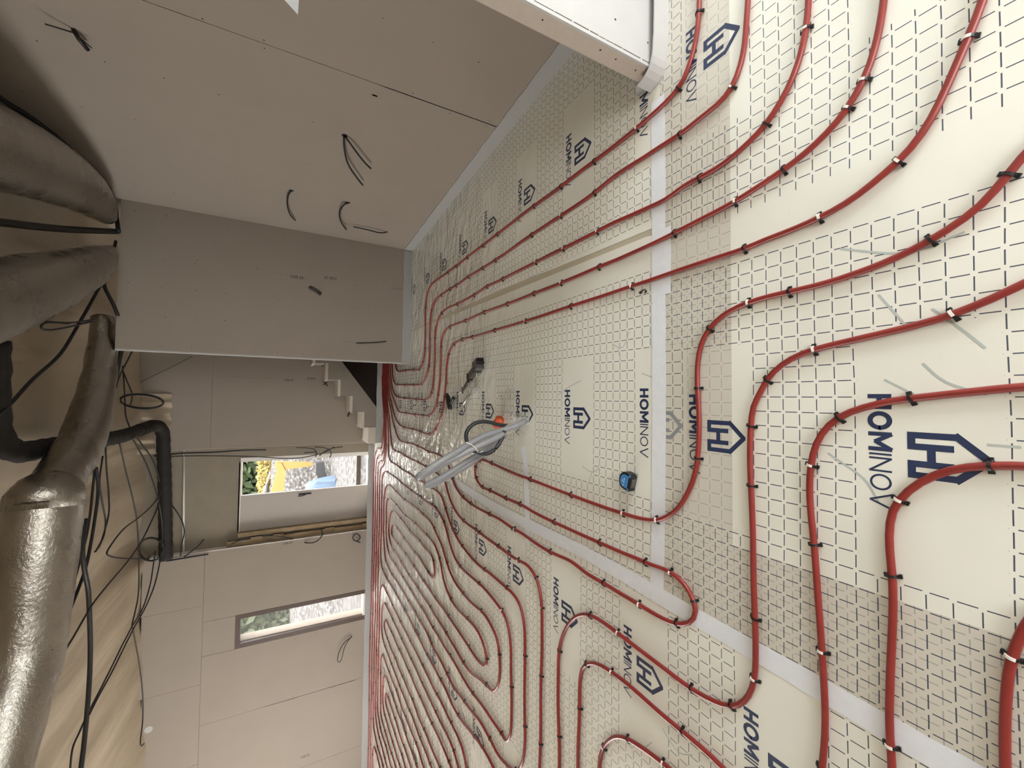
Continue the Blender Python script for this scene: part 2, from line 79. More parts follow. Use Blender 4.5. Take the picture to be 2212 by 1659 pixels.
CABLES = {
 'side_sleeve': (0.02, '2.010,2.857,3.208 1.995,3.457,3.208 1.979,4.057,3.208 1.975,4.211,3.136 1.971,4.394,3.083 1.963,4.721,3.034 1.954,5.065,3.006 1.946,5.401,3.020 1.936,5.828,3.101 1.621,5.500,2.982'),
 'thick_bundle': (0.028, '0.672,2.696,3.200 0.867,3.264,3.200 1.062,3.831,3.200 1.131,4.032,3.168 1.206,4.280,3.136 1.326,4.664,3.104 1.499,5.179,3.072 1.666,5.660,3.040'),
 'long_tube': (0.013, '1.564,5.646,3.040 1.415,5.637,3.058 1.208,5.586,3.076 1.007,5.434,3.093 0.795,5.279,3.111 0.623,5.155,3.129 0.326,4.886,3.147 0.098,4.518,3.164 -0.106,4.251,3.182 -0.223,4.072,3.200 -0.442,3.737,3.200 -0.661,3.402,3.200'),
 'loop_lead': (0.008, '1.109,5.518,3.060 1.035,5.338,3.056 0.870,4.982,3.052 0.691,4.487,3.048 0.573,4.095,3.044 0.495,3.844,3.040 0.479,3.815,3.036 0.488,3.959,3.032 0.514,4.241,3.028 0.569,4.661,3.024 0.674,5.146,3.020'),
 'loop_lead_coil': (0.008, '0.560,4.650,3.020 0.512,4.285,3.020 0.483,4.210,3.020 0.460,4.212,3.020 0.463,4.323,3.020 0.535,4.652,3.020 0.650,5.097,3.020'),
 'drooping_sleeve': (0.016, '1.297,5.500,3.016 1.258,5.500,3.053 1.140,5.500,3.073 1.049,5.500,3.067 0.961,5.500,3.030 0.873,5.500,2.993 0.775,5.500,2.959'),
 'corner_bundle': (0.022, '0.614,6.500,3.334 0.564,6.400,3.164 0.375,6.400,3.179 0.213,6.400,3.194 0.063,6.400,3.205'),
 'corner_lead1': (0.008, '0.554,6.500,3.074 0.385,6.500,3.131 0.245,6.500,3.181 0.108,6.500,3.217'),
 'corner_lead2': (0.008, '0.368,7.300,3.381 0.123,7.300,3.359 -0.123,7.300,3.342 -0.307,7.300,3.327 -0.554,7.300,3.245'),
 'corner_lead3': (0.008, '0.302,7.200,3.353 0.152,7.200,3.302 0.001,7.200,3.251 -0.090,7.200,3.253 -0.182,7.200,3.269'),
 'ceiling_a': (0.008, '-0.585,6.533,3.180 -0.908,6.764,3.180 -1.311,7.075,3.180 -1.666,7.309,3.180 -1.939,7.403,3.180 -2.342,7.495,3.180 -2.785,7.511,3.180 -3.054,7.292,3.180'),
 'ceiling_a2': (0.008, '-3.054,7.292,3.180 -3.243,7.364,3.169 -3.695,7.572,3.157 -4.253,7.764,3.146 -4.641,7.766,3.134 -4.840,7.637,3.123 -4.905,7.660,3.111 -4.913,7.719,3.100'),
 'ceiling_b': (0.008, '-0.571,5.998,3.150 -0.801,6.049,3.150 -1.120,6.152,3.150 -1.327,6.175,3.150 -1.496,6.062,3.150 -1.608,5.948,3.150 -1.627,5.829,3.150'),
 'ceiling_c': (0.008, '-0.654,5.861,3.130 -0.907,5.803,3.130 -1.169,5.917,3.130 -1.363,6.015,3.130 -1.504,5.992,3.130 -1.612,5.772,3.130'),
 'ceiling_d': (0.011, '-0.758,5.770,3.160 -0.985,5.736,3.160 -1.209,5.703,3.160 -1.435,5.618,3.160 -1.634,5.483,3.160 -1.997,5.236,3.160 -2.126,5.128,3.160'),
 'ceiling_e': (0.014, '-0.754,5.737,3.140 -1.002,5.811,3.140 -1.271,5.758,3.140 -1.522,5.671,3.140 -1.713,5.572,3.140 -1.973,5.264,3.140 -2.077,5.098,3.140'),
 'ceiling_f': (0.008, '-1.415,7.639,3.000 -1.484,7.227,3.000 -1.504,6.633,3.000 -1.493,6.063,3.000 -1.555,5.702,3.000 -1.593,5.608,3.000 -1.670,5.741,3.000 -1.811,6.101,3.000 -2.053,6.795,3.000'),
 'ceiling_g': (0.008, '-1.366,7.558,3.000 -1.549,7.511,3.000 -1.675,7.253,3.000 -1.834,6.767,3.000 -1.888,6.422,3.000 -1.912,6.187,3.000 -1.929,5.771,3.000 -1.963,5.309,3.000 -2.000,5.161,3.000 -2.086,4.851,3.000 -2.129,4.560,3.000'),
 'ceiling_h': (0.008, '-2.271,7.763,3.000 -2.417,7.708,3.000 -2.629,7.499,3.000 -2.763,7.084,3.000 -2.806,6.621,3.000 -2.870,6.227,3.000 -2.926,5.884,3.000 -2.951,5.581,3.000 -2.988,5.334,3.000'),
 'ceiling_i': (0.008, '-2.285,7.846,3.080 -2.424,7.769,3.080 -2.669,7.640,3.080 -2.858,7.341,3.080 -2.897,6.887,3.080 -2.959,6.466,3.080 -3.028,6.104,3.080 -3.073,5.820,3.080 -3.113,5.566,3.080 -3.163,5.388,3.080 -3.201,5.268,3.080 -3.357,5.237,3.080 -3.556,5.230,3.080 -4.306,5.204,3.080 -5.055,5.177,3.080'),
 'thick_near': (0.02, '-1.183,5.398,3.100 -1.424,5.336,3.095 -1.654,5.384,3.090 -1.862,5.472,3.085 -2.099,5.513,3.080 -2.474,5.558,3.075 -2.779,5.552,3.070 -3.100,5.505,3.065 -3.358,5.444,3.060 -3.485,5.391,3.055 -3.670,5.355,3.050 -4.406,5.212,3.050 -5.142,5.068,3.050'),
 'thick_near2': (0.02, '-2.605,4.683,3.120 -2.722,4.627,3.120 -2.863,4.613,3.120 -3.066,4.606,3.120 -3.666,4.585,3.120 -4.265,4.565,3.120'),
 'ceiling_j': (0.009, '-0.501,6.250,3.000 -0.675,6.526,3.000 -0.873,6.833,3.000 -1.168,7.184,3.000 -1.522,7.532,3.000 -1.871,7.755,3.000 -2.218,7.806,3.000'),
 'ceiling_k': (0.009, '-0.484,6.363,3.000 -0.656,6.707,3.000 -0.810,7.028,3.000 -0.966,7.267,3.000 -1.232,7.539,3.000'),
 'coil_hang': (0.009, '-0.115,7.300,2.939 -0.150,7.300,2.956 -0.177,7.300,3.007 -0.191,7.300,3.082 -0.191,7.300,3.171 -0.176,7.300,3.258 -0.150,7.300,3.332 -0.116,7.300,3.381 -0.080,7.300,3.399 -0.046,7.300,3.383 -0.020,7.300,3.336 -0.005,7.300,3.264 -0.004,7.300,3.176 -0.017,7.300,3.088 -0.043,7.300,3.011 -0.077,7.300,2.958 -0.115,7.300,2.939 -0.128,7.300,2.943 -0.163,7.300,2.960 -0.189,7.300,3.010 -0.203,7.300,3.084 -0.203,7.300,3.170 -0.189,7.300,3.256 -0.162,7.300,3.329 -0.129,7.300,3.377 -0.092,7.300,3.394 -0.058,7.300,3.379 -0.032,7.300,3.333 -0.017,7.300,3.262 -0.016,7.300,3.176 -0.029,7.300,3.089 -0.055,7.300,3.014 -0.090,7.300,2.962 -0.128,7.300,2.943'),
 'coil_ring': (0.012, '-2.275,7.850,2.986 -2.337,7.850,2.995 -2.387,7.850,3.025 -2.415,7.850,3.070 -2.418,7.850,3.124 -2.396,7.850,3.178 -2.352,7.850,3.224 -2.294,7.850,3.256 -2.229,7.850,3.268 -2.167,7.850,3.260 -2.118,7.850,3.231 -2.089,7.850,3.187 -2.085,7.850,3.134 -2.106,7.850,3.079 -2.149,7.850,3.032 -2.208,7.850,2.999 -2.275,7.850,2.986 -2.280,7.850,2.991 -2.343,7.850,3.000 -2.392,7.850,3.030 -2.421,7.850,3.075 -2.424,7.850,3.129 -2.402,7.850,3.183 -2.358,7.850,3.229 -2.299,7.850,3.261 -2.235,7.850,3.273 -2.173,7.850,3.265 -2.124,7.850,3.236 -2.095,7.850,3.192 -2.091,7.850,3.139 -2.111,7.850,3.084 -2.155,7.850,3.037 -2.214,7.850,3.004 -2.280,7.850,2.991'),
 'door_top_a': (0.012, '-0.933,8.070,3.185 -0.920,8.070,3.038 -0.910,8.070,2.842 -0.916,8.070,2.463 -0.906,8.070,2.093 -0.916,8.070,1.736'),
 'door_top_b': (0.008, '-0.962,8.120,3.157 -0.960,8.120,2.821 -0.995,8.120,2.221 -1.032,8.120,1.835 -1.076,8.120,1.496 -1.084,8.120,1.214 -1.055,8.120,1.033 -1.016,8.120,0.848 -0.917,8.120,0.683'),
 'door_bunch_a': (0.008, '-0.903,8.100,1.290 -0.919,8.100,1.110 -0.957,8.100,0.992 -1.023,8.100,0.969 -1.079,8.100,0.982'),
 'door_bunch_b': (0.008, '-0.997,8.100,1.166 -0.994,8.100,1.072 -0.990,8.100,0.984'),
 'door_bunch_c': (0.008, '-1.064,8.080,0.925 -0.995,8.080,0.852 -0.950,8.080,0.762 -0.930,8.080,0.664 -0.919,8.080,0.548'),
 'door_bunch_d': (0.008, '-1.106,8.080,0.759 -1.042,8.080,0.730 -0.967,8.080,0.762 -0.921,8.080,0.853 -0.906,8.080,1.002'),
 'door_left_a': (0.008, '-1.693,8.050,2.945 -1.827,8.050,2.869 -1.975,8.050,2.808 -2.119,8.050,2.787 -2.325,8.050,2.815 -2.477,8.050,2.822'),
 'door_left_b': (0.012, '-2.518,8.050,2.987 -2.510,8.050,2.792 -2.504,8.050,2.621 -2.501,8.050,2.475'),
 'door_left_c': (0.008, '-2.405,8.100,2.181 -2.344,8.100,1.993 -2.336,8.100,1.800 -2.370,8.100,1.565 -2.440,8.100,1.358 -2.501,8.100,1.216'),
 'door_left_d': (0.01, '-2.492,8.050,2.776 -2.417,8.050,2.681 -2.345,8.050,2.597 -2.261,8.050,2.541'),
 'lining_plug': (0.009, '-2.537,8.070,1.123 -2.545,8.020,1.024 -2.522,8.000,0.932 -2.460,8.000,0.868 -2.395,8.040,0.844 -2.352,8.100,0.871'),
 'lining_ring': (0.009, '-2.627,8.050,0.304 -2.605,8.050,0.328 -2.575,8.050,0.341 -2.544,8.050,0.341 -2.519,8.050,0.327 -2.505,8.050,0.303 -2.505,8.050,0.273 -2.520,8.050,0.245 -2.546,8.050,0.224 -2.577,8.050,0.215 -2.607,8.050,0.220 -2.629,8.050,0.238 -2.638,8.050,0.264 -2.633,8.050,0.294 -2.614,8.050,0.320 -2.669,8.040,0.214'),
 'lining_loop': (0.006, '-4.338,8.070,0.317 -4.368,8.020,0.385 -4.473,7.980,0.457 -4.604,7.970,0.485 -4.675,7.970,0.514 -4.664,7.970,0.552 -4.614,7.970,0.561 -4.484,7.990,0.524 -4.384,8.020,0.446 -4.346,8.070,0.317'),
 'side_a': (0.0075, '2.044,3.451,1.113 2.013,3.464,1.115 1.991,3.548,1.101 1.977,3.741,1.049 1.973,3.900,0.967 1.979,4.052,0.881'),
 'side_a2': (0.0075, '2.044,3.453,1.106 2.014,3.440,1.094 1.993,3.490,1.045 1.979,3.630,0.942 1.987,3.732,0.865'),
 'side_b': (0.0075, '2.016,4.581,1.468 1.986,4.599,1.491 1.963,4.685,1.503 1.958,4.903,1.498 1.963,5.093,1.471 1.970,5.234,1.423'),
 'side_c': (0.0075, '2.016,4.578,0.934 1.987,4.557,0.981 1.965,4.638,1.007 1.961,4.783,1.010 1.965,5.015,0.966 1.970,5.223,0.888'),
 'side_d': (0.0075, '2.003,5.131,0.430 1.973,5.115,0.493 1.963,5.106,0.554 1.964,5.090,0.636 1.973,5.101,0.822'),
 'side_d_wire': (0.002, '1.973,5.101,0.822 1.970,5.041,0.890 1.975,5.019,0.952'),
 'part_a': (0.009, '1.238,5.590,1.127 1.264,5.550,1.171 1.281,5.530,1.218 1.301,5.520,1.259'),
 'part_a2': (0.009, '1.257,5.590,1.117 1.278,5.550,1.151 1.300,5.530,1.203 1.314,5.520,1.249'),
 'part_b': (0.008, '0.726,5.590,0.326 0.712,5.550,0.369 0.687,5.540,0.533 0.669,5.540,0.701'),
 'part_b_wire': (0.002, '0.669,5.540,0.701 0.688,5.540,0.757 0.684,5.540,0.811 0.664,5.550,0.858'),
 'stair_a': (0.01, '0.609,8.000,1.028 0.548,8.000,0.953 0.520,8.000,0.855 0.517,8.000,0.727'),
 'stair_a2': (0.01, '0.608,7.980,1.014 0.531,7.980,0.931 0.486,7.980,0.841 0.465,7.980,0.758'),
 'stair_b': (0.01, '0.265,8.000,0.909 0.217,8.000,0.863 0.169,8.000,0.825'),
 'stair_b2': (0.01, '0.192,8.000,0.900 0.209,8.000,0.863 0.234,8.000,0.834'),
 'stair_c': (0.013, '-0.247,7.420,0.513 -0.293,7.420,0.534 -0.347,7.420,0.554'),
 'stair_line': (0.004, '0.588,8.050,2.768 0.448,8.050,2.963 0.139,8.050,3.420'),
}
DUCTS = {
 'left': '-4.025,2.192,2.950,0.150 -3.351,2.788,2.950,0.150 -2.676,3.384,2.950,0.150 -2.479,3.558,2.953,0.161 -2.280,3.765,2.957,0.174 -2.132,3.846,2.960,0.179 -2.008,3.923,2.963,0.184 -1.831,4.061,2.967,0.193 -1.538,4.136,2.970,0.198 -1.212,4.194,2.973,0.205 -0.935,4.247,2.977,0.206 -0.786,4.275,2.980,0.201',
 'left2': '-0.786,4.275,2.980,0.194 -0.707,4.498,2.998,0.192 -0.594,4.726,3.016,0.193 -0.450,5.011,3.033,0.195 -0.267,5.215,3.051,0.196 -0.047,5.399,3.069,0.177 0.134,5.529,3.087,0.164 0.323,5.628,3.104,0.153 0.518,5.716,3.122,0.142 0.766,5.788,3.140,0.134',
 'mid': '-0.123,1.814,3.000,0.215 0.114,2.473,3.000,0.215 0.352,3.131,3.000,0.215 0.466,3.447,3.009,0.218 0.572,3.714,3.017,0.221 0.710,4.035,3.026,0.220 0.867,4.431,3.034,0.205 1.083,4.930,3.043,0.181 1.260,5.297,3.051,0.140 1.421,5.581,3.060,0.075',
 'right': '0.902,1.715,3.000,0.234 1.097,2.388,3.000,0.234 1.292,3.060,3.000,0.234 1.383,3.374,3.009,0.241 1.464,3.639,3.017,0.246 1.553,3.960,3.026,0.242 1.651,4.356,3.034,0.230 1.729,4.773,3.043,0.203 1.759,5.135,3.051,0.161 1.748,5.446,3.060,0.091',
 'dark': '0.358,4.227,3.250,0.080 0.151,4.244,3.250,0.080 -0.074,4.258,3.250,0.080 -0.303,4.319,3.250,0.080 -0.443,4.535,3.250,0.080 -0.469,5.096,3.250,0.080 -0.494,5.755,3.250,0.080 -0.529,6.665,3.250,0.080 -0.512,7.553,3.250,0.080',
 'dark2': '-0.542,8.000,3.356,0.090 -0.444,8.000,3.174,0.090 -0.432,8.000,3.082,0.090 -0.589,8.050,3.055,0.085 -1.044,8.050,3.036,0.085 -1.741,8.050,3.010,0.085 -2.470,8.050,2.983,0.085',
}

# ---------------------------------------------------------------- material helpers
def lin(r, g, b):
    f = lambda c: (c/255/12.92 if c/255 <= .04045 else ((c/255+.055)/1.055)**2.4)
    return (f(r), f(g), f(b), 1)
class NT:
    def __init__(s, name):
        s.m = bpy.data.materials.new(name); s.m.use_nodes = True; s.t = s.m.node_tree; s.n = s.t.nodes; s.l = s.t.links
        s.b = s.n['Principled BSDF']
    def node(s, typ, **kw):
        n = s.n.new(typ)
        for k, v in kw.items(): setattr(n, k, v)
        return n
    def put(s, a, sock):
        if hasattr(a, 'is_output'): s.l.new(a, sock)
        elif a is not None: sock.default_value = a
    def M(s, op, a, b=None, c=None):
        n = s.node('ShaderNodeMath', operation=op)
        for i, v in enumerate((a, b, c)):
            if v is not None: s.put(v, n.inputs[i])
        return n.outputs[0]
    def coord(s): return s.node('ShaderNodeTexCoord').outputs['Object']
    def xyz(s, c):
        n = s.node('ShaderNodeSeparateXYZ'); s.l.new(c, n.inputs[0]); return n.outputs
    def noise(s, scale, detail=3, rough=.5, co=None, stretch=None, dist=0):
        n = s.node('ShaderNodeTexNoise'); n.inputs['Scale'].default_value = scale; n.inputs['Detail'].default_value = detail
        n.inputs['Roughness'].default_value = rough; n.inputs['Distortion'].default_value = dist
        co = co or s.coord()
        if stretch:
            mp = s.node('ShaderNodeMapping'); mp.inputs['Scale'].default_value = stretch[:3]
            if len(stretch) > 3: mp.inputs['Rotation'].default_value = (0, 0, stretch[3])
            s.l.new(co, mp.inputs[0]); co = mp.outputs[0]
        s.l.new(co, n.inputs['Vector']); return n.outputs['Fac']
    def mix(s, fac, a, b):
        n = s.node('ShaderNodeMix', data_type='RGBA'); s.put(fac, n.inputs[0]); s.put(a, n.inputs[6]); s.put(b, n.inputs[7]); return n.outputs[2]
    def ramp(s, fac, stops):
        n = s.node('ShaderNodeValToRGB'); e = n.color_ramp.elements
        while len(e) < len(stops): e.new(.5)
        for i, (p, c) in enumerate(stops): e[i].position = p; e[i].color = c
        s.put(fac, n.inputs[0]); return n.outputs[0]
    def bump(s, h, strength=.3, dist=.01, nrm=None):
        n = s.node('ShaderNodeBump'); n.inputs['Strength'].default_value = strength; n.inputs['Distance'].default_value = dist
        s.l.new(h, n.inputs['Height'])
        if nrm: s.l.new(nrm, n.inputs['Normal'])
        s.l.new(n.outputs[0], s.b.inputs['Normal']); return n.outputs[0]
    def set(s, col=None, rough=None, metal=None, spec=None, **kw):
        if col is not None: s.put(col, s.b.inputs['Base Color'])
        if rough is not None: s.put(rough, s.b.inputs['Roughness'])
        if metal is not None: s.put(metal, s.b.inputs['Metallic'])
        if spec is not None: s.b.inputs['Specular IOR Level'].default_value = spec
        for k, v in kw.items(): s.put(v, s.b.inputs[k])
        return s.m
def plain(name, col, rough=.6, var=.12, scale=14, bump=0, metal=0, spec=.5, bscale=60):
    t = NT(name); c = lin(*col) if max(col) > 1.001 else (*col[:3], 1)
    d = tuple(v*(1-var) for v in c[:3])+(1,); e = tuple(min(1, v*(1+var)) for v in c[:3])+(1,)
    t.set(t.mix(t.noise(scale), d, e), rough, metal, spec)
    if bump: t.bump(t.noise(bscale, 4), bump, .004)
    return t.m
MT = {}
MT['plaster'] = plain('plasterboard_paper', (149, 139, 129), .85, .05, 3, .08, spec=.25)
MT['plaster_white'] = plain('plaster_joint_compound', (176, 175, 173), .8, .06, 9, .25)
MT['edge'] = plain('plasterboard_cut_edge', (176, 165, 153), .9, .08, 30, .2)
MT['raw'] = plain('raw_wall_render', (138, 129, 115), .92, .16, 4, .4, bscale=25)
MT['strip'] = plain('foam_edge_strip', (160, 160, 158), .8, .05, 40, .15)
MT['membrane'] = None
MT['pvc_white'] = plain('white_pvc', (226, 222, 216), .45, .03)
MT['door_white'] = plain('white_door_panel', (180, 173, 166), .5, .04)
MT['brown_frame'] = plain('brown_window_frame', (74, 58, 50), .5, .08)
MT['black'] = plain('black_plastic', (24, 23, 24), .42, .1)
MT['cable'] = plain('black_cable_sheath', (22, 22, 24), .5, .12)
MT['wire'] = plain('thin_grey_wire', (120, 108, 96), .5, .1)
MT['clipglint'] = plain('white_clip_glint', (235, 232, 226), .4, .03)  # white of the glint painted on some black clips
MT['screw'] = plain('black_screw', (34, 30, 28), .5, .1)
MT['print_wall'] = plain('grey_board_print', (84, 78, 72), .8, .1)
MT['grey_conduit'] = plain('grey_conduit', (140, 141, 144), .38, .06, 30)
MT['dark_conduit'] = plain('dark_conduit', (44, 45, 50), .45, .1)
MT['blue'] = plain('blue_plastic', (62, 132, 196), .35, .05)
MT['orange'] = plain('orange_plastic', (214, 92, 52), .4, .05)
MT['chrome'] = plain('worn_steel', (176, 170, 164), .3, .08, metal=.85)
MT['toolgrey'] = plain('tool_grey', (82, 78, 76), .4, .1)
MT['tread'] = plain('pale_tread_board', (196, 188, 175), .8, .07, 10, .15)
MT['stair'] = plain('stair_render', (140, 131, 121), .88, .08, 6, .2)
MT['woodfibre'] = plain('wood_fibre_strip', (134, 116, 90), .95, .3, 12, .8, bscale=40)
MT['yellow'] = plain('excavator_yellow', (130, 94, 44), .6, .08)
MT['rubber'] = plain('machine_black', (40, 40, 42), .6, .15)
MT['tarp'] = plain('blue_tarp', (64, 81, 100), .65, .1, 5, .4, bscale=8)
MT['beam'] = plain('weathered_beam', (84, 76, 70), .85, .15)
MT['chalk'] = plain('teal_chalk', (182, 192, 190), .9, .06)
MT['dirt'] = plain('dirt_smudge', (158, 148, 135), .9, .15)

t = NT('red_heating_pipe'); v = t.noise(20, 3)
t.set(t.mix(v, lin(122, 40, 36), lin(146, 54, 48)), .36, 0, .5); t.bump(t.noise(90, 2), .05, .002); MT['pipe'] = t.m

t = NT('white_adhesive_tape'); v = t.noise(26, 4, .6); w = t.noise(6, 2)
t.set(t.mix(v, lin(222, 228, 238), lin(238, 243, 250)), .32, 0, .5); t.bump(t.noise(34, 4, .6), .25, .004); MT['tape'] = t.m
t = NT('clear_crumpled_film'); v = t.noise(30, 3)
t.set(lin(214, 216, 214), .12, 0, .6, Alpha=.3); t.bump(t.noise(26, 4, .6), .9, .02); MT['clear'] = t.m

t = NT('foil_duct_wrap'); v = t.noise(3, 3, .5); c1 = t.noise(7, 3, .5, None, None, .7); c2 = t.noise(46, 4, .68, None, None, .4)
h = t.M('ADD', t.M('MULTIPLY', c1, .32), t.M('MULTIPLY', c2, .34))
t.set(t.mix(v, lin(146, 140, 132), lin(190, 185, 177)), t.M('MULTIPLY_ADD', v, .2, .18), 1.0); t.bump(h, .55, .022); MT['foil'] = t.m
t = NT('dark_insulated_pipe'); v = t.noise(18, 4)
t.set(t.mix(v, lin(17, 14, 13), lin(32, 27, 24)), .75); t.bump(v, .5, .02); MT['darkpipe'] = t.m

t = NT('tan_roof_membrane'); c = t.coord()
v = t.noise(1.6, 4, .6, c); f1 = t.noise(2, 2, .4, c, (2.2, .4, 1), .6); f2 = t.noise(5, 2, .4, c, (1.6, .6, 1, .5))
col = t.mix(v, lin(162, 147, 126), lin(178, 163, 142))
t.set(col, .6, 0, .35); t.bump(t.M('ADD', f1, t.M('MULTIPLY', f2, .3)), .4, .06); MT['membrane'] = t.m

PRINT = lin(34, 50, 86)
t = NT('navy_film_print'); t.set(t.mix(t.noise(40), lin(32, 46, 80), lin(48, 64, 100)), .42); MT['print'] = t.m
t = NT('faded_film_print'); t.set(t.mix(t.noise(40), lin(128, 134, 142), lin(150, 154, 158)), .45); MT['print_faint'] = t.m

CELL = .05
def film(name, grid, logos, strips, second=None, dbl=None, wrinkle=.95):
    """printed foil. grid=(x0,y0,band0); logos=[x centres]; strips=[(xa,xb)] without print; dbl -> fac socket builder for the doubled layer"""
    t = NT(name); co = t.coord(); wob = t.noise(1.1, 2, .5, co)
    x, y, z = t.xyz(co)
    xw = t.M('MULTIPLY_ADD', t.M('SUBTRACT', wob, .5), .02, x); yw = t.M('MULTIPLY_ADD', t.M('SUBTRACT', t.noise(1.3, 2, .5, co, (1, 1, 1, 1)), .5), .02, y)
    def G(g, cents, strs):
        x0, y0, b0 = g
        gx = t.M('DIVIDE', t.M('SUBTRACT', xw, x0), CELL); gy = t.M('DIVIDE', t.M('SUBTRACT', yw, y0), CELL)
        fx = t.M('ABSOLUTE', t.M('SUBTRACT', t.M('FRACT', gx), .5)); fy = t.M('ABSOLUTE', t.M('SUBTRACT', t.M('FRACT', gy), .5))
        a = t.M('MULTIPLY', t.M('GREATER_THAN', fx, .471), t.M('LESS_THAN', fy, .36))
        b = t.M('MULTIPLY', t.M('GREATER_THAN', fy, .471), t.M('LESS_THAN', fx, .36))
        g_ = t.M('MAXIMUM', a, b)
        bm = t.M('FLOORED_MODULO', t.M('SUBTRACT', gy, b0), 12.)
        inb = t.M('MULTIPLY', t.M('GREATER_THAN', bm, .15), t.M('LESS_THAN', bm, 5.85))
        for xc in cents:
            k = t.M('MULTIPLY', inb, t.M('LESS_THAN', t.M('ABSOLUTE', t.M('SUBTRACT', xw, xc)), .343))
            g_ = t.M('MULTIPLY', g_, t.M('SUBTRACT', 1., k))
        for xa, xb in strs:
            k = t.M('MULTIPLY', t.M('GREATER_THAN', x, xa), t.M('LESS_THAN', x, xb)); g_ = t.M('MULTIPLY', g_, t.M('SUBTRACT', 1., k))
        return g_
    g1 = G(grid, logos, strips)
    blot = t.noise(2.3, 4, .6, co)
    base = t.mix(blot, lin(230, 232, 223), lin(241, 243, 236))
    speck = t.M('GREATER_THAN', t.noise(9, 4, .7, co), .68)
    base = t.mix(t.M('MULTIPLY', speck, .10), base, lin(168, 160, 140))
    if dbl:
        d = dbl(t, x, y)
        base = t.mix(d, base, lin(206, 203, 193))
        g2 = t.M('MULTIPLY', G(second[0], second[1], []), d)
        base = t.mix(t.M('MULTIPLY', g2, .62), base, lin(122, 124, 132))
    col = t.mix(g1, base, lin(76, 84, 102))
    wm = t.M('MINIMUM', 1., t.M('MAXIMUM', .05, t.M('MULTIPLY', t.M('SUBTRACT', y, 2.2), .45)))
    w1 = t.noise(3.2, 2, .45, co, (.8, 1.4, 1, .3), 1.3); w2 = t.noise(9, 2, .45, co, (.7, 1.5, 1, -.4), 1.0); w3 = t.noise(1.7, 3, .5, co)
    hgt = t.M('ADD', t.M('MULTIPLY', t.M('ADD', w1, t.M('MULTIPLY', w2, .5)), wm), t.M('MULTIPLY', w3, .35))
    t.set(col, t.M('MULTIPLY_ADD', blot, .12, .12), 0, .75); t.bump(hgt, wrinkle, .05)
    return t.m

# ---------------------------------------------------------------- mesh helpers
class MB:
    def __init__(s): s.v = []; s.f = []; s.mi = []
    def add(s, vs, fs, mi=0):
        n = len(s.v); s.v += [tuple(p) for p in vs]; s.f += [tuple(n+i for i in f) for f in fs]; s.mi += [mi]*len(fs); return s
    def box(s, a, b, mi=0):
        (x0, y0, z0), (x1, y1, z1) = a, b
        return s.add([(x0,y0,z0),(x1,y0,z0),(x1,y1,z0),(x0,y1,z0),(x0,y0,z1),(x1,y0,z1),(x1,y1,z1),(x0,y1,z1)],
                     [(3,2,1,0),(4,5,6,7),(0,1,5,4),(1,2,6,5),(2,3,7,6),(3,0,4,7)], mi)
    def prism(s, poly, ax, c0, c1, mi=0):
        """extrude a 2-D polygon along axis ax ('x','y','z')"""
        def P(u, w, c): return {'z': (u, w, c), 'y': (u, c, w), 'x': (c, u, w)}[ax]
        n = len(poly)
        vs = [P(u, w, c0) for u, w in poly]+[P(u, w, c1) for u, w in poly]
        fs = [tuple(range(n))[::-1], tuple(range(n, 2*n))]+[(i, (i+1) % n, n+(i+1) % n, n+i) for i in range(n)]
        return s.add(vs, fs, mi)
    def wallbox(s, p0, p1, z0, z1, th, mi=0):
        """upright slab whose visible face runs p0->p1 (xy); th = thickness to the right of that direction"""
        a = Vector((p0[0], p0[1], 0)); b = Vector((p1[0], p1[1], 0)); d = (b-a).normalized(); n = Vector((d.y, -d.x, 0))*th
        q = [a, b, b+n, a+n]
        return s.add([(p.x, p.y, z0) for p in q]+[(p.x, p.y, z1) for p in q], [(3,2,1,0),(4,5,6,7),(0,1,5,4),(1,2,6,5),(2,3,7,6),(3,0,4,7)], mi)
    def tube(s, pts, r, seg=8, mi=0, cap=True, flat=1.0):
        pts = [Vector(p) for p in pts]; n = len(pts); rad = r if isinstance(r, (list, tuple)) else [r]*n
        up = Vector((0, 0, 1)); vs = []; fs = []
        for i, p in enumerate(pts):
            d = (pts[min(i+1, n-1)]-pts[max(i-1, 0)])
            if d.length < 1e-9: d = Vector((1, 0, 0))
            d.normalize()
            if i == 0 and abs(d.z) > .95: up = Vector((1, 0, 0))
            a = up-d*up.dot(d)
            if a.length < .05: a = Vector((1, 0, 0))-d*d.x
            a.normalize(); b = d.cross(a); up = a if abs(d.z) > .9 else (Vector((0, 0, 1)) if abs(d.z) < .85 else a)
            for k in range(seg):
                t_ = 2*math.pi*k/seg; vs.append(p+(a*math.cos(t_)*flat+b*math.sin(t_))*rad[i])
        for i in range(n-1):
            for k in range(seg): fs.append((i*seg+k, i*seg+(k+1) % seg, (i+1)*seg+(k+1) % seg, (i+1)*seg+k))
        if cap: fs += [tuple(range(seg))[::-1], tuple(range((n-1)*seg, n*seg))]
        return s.add(vs, fs, mi)
    def disc(s, c, nrm, r, th, seg=10, mi=0):
        c = Vector(c); nrm = Vector(nrm).normalized(); return s.tube([c, c+nrm*th], r, seg, mi)
    def build(s, name, mat, parent=None, smooth=False):
        me = bpy.data.meshes.new(name); me.from_pydata(s.v, [], s.f)
        for m in (mat if isinstance(mat, (list, tuple)) else [mat]): me.materials.append(MT[m] if isinstance(m, str) else m)
        if any(s.mi): me.polygons.foreach_set('material_index', s.mi)
        if smooth: me.polygons.foreach_set('use_smooth', [True]*len(me.polygons))
        me.update()
        return link(name, me, parent)
def link(name, me, parent=None):
    o = bpy.data.objects.new(name, me); COL.objects.link(o)
    if parent: o.parent = parent
    return o
def tag(o, label, cat, group=None, kind=None):
    o['label'] = label; o['category'] = cat
    if group: o['group'] = group
    if kind: o['kind'] = kind
    return o
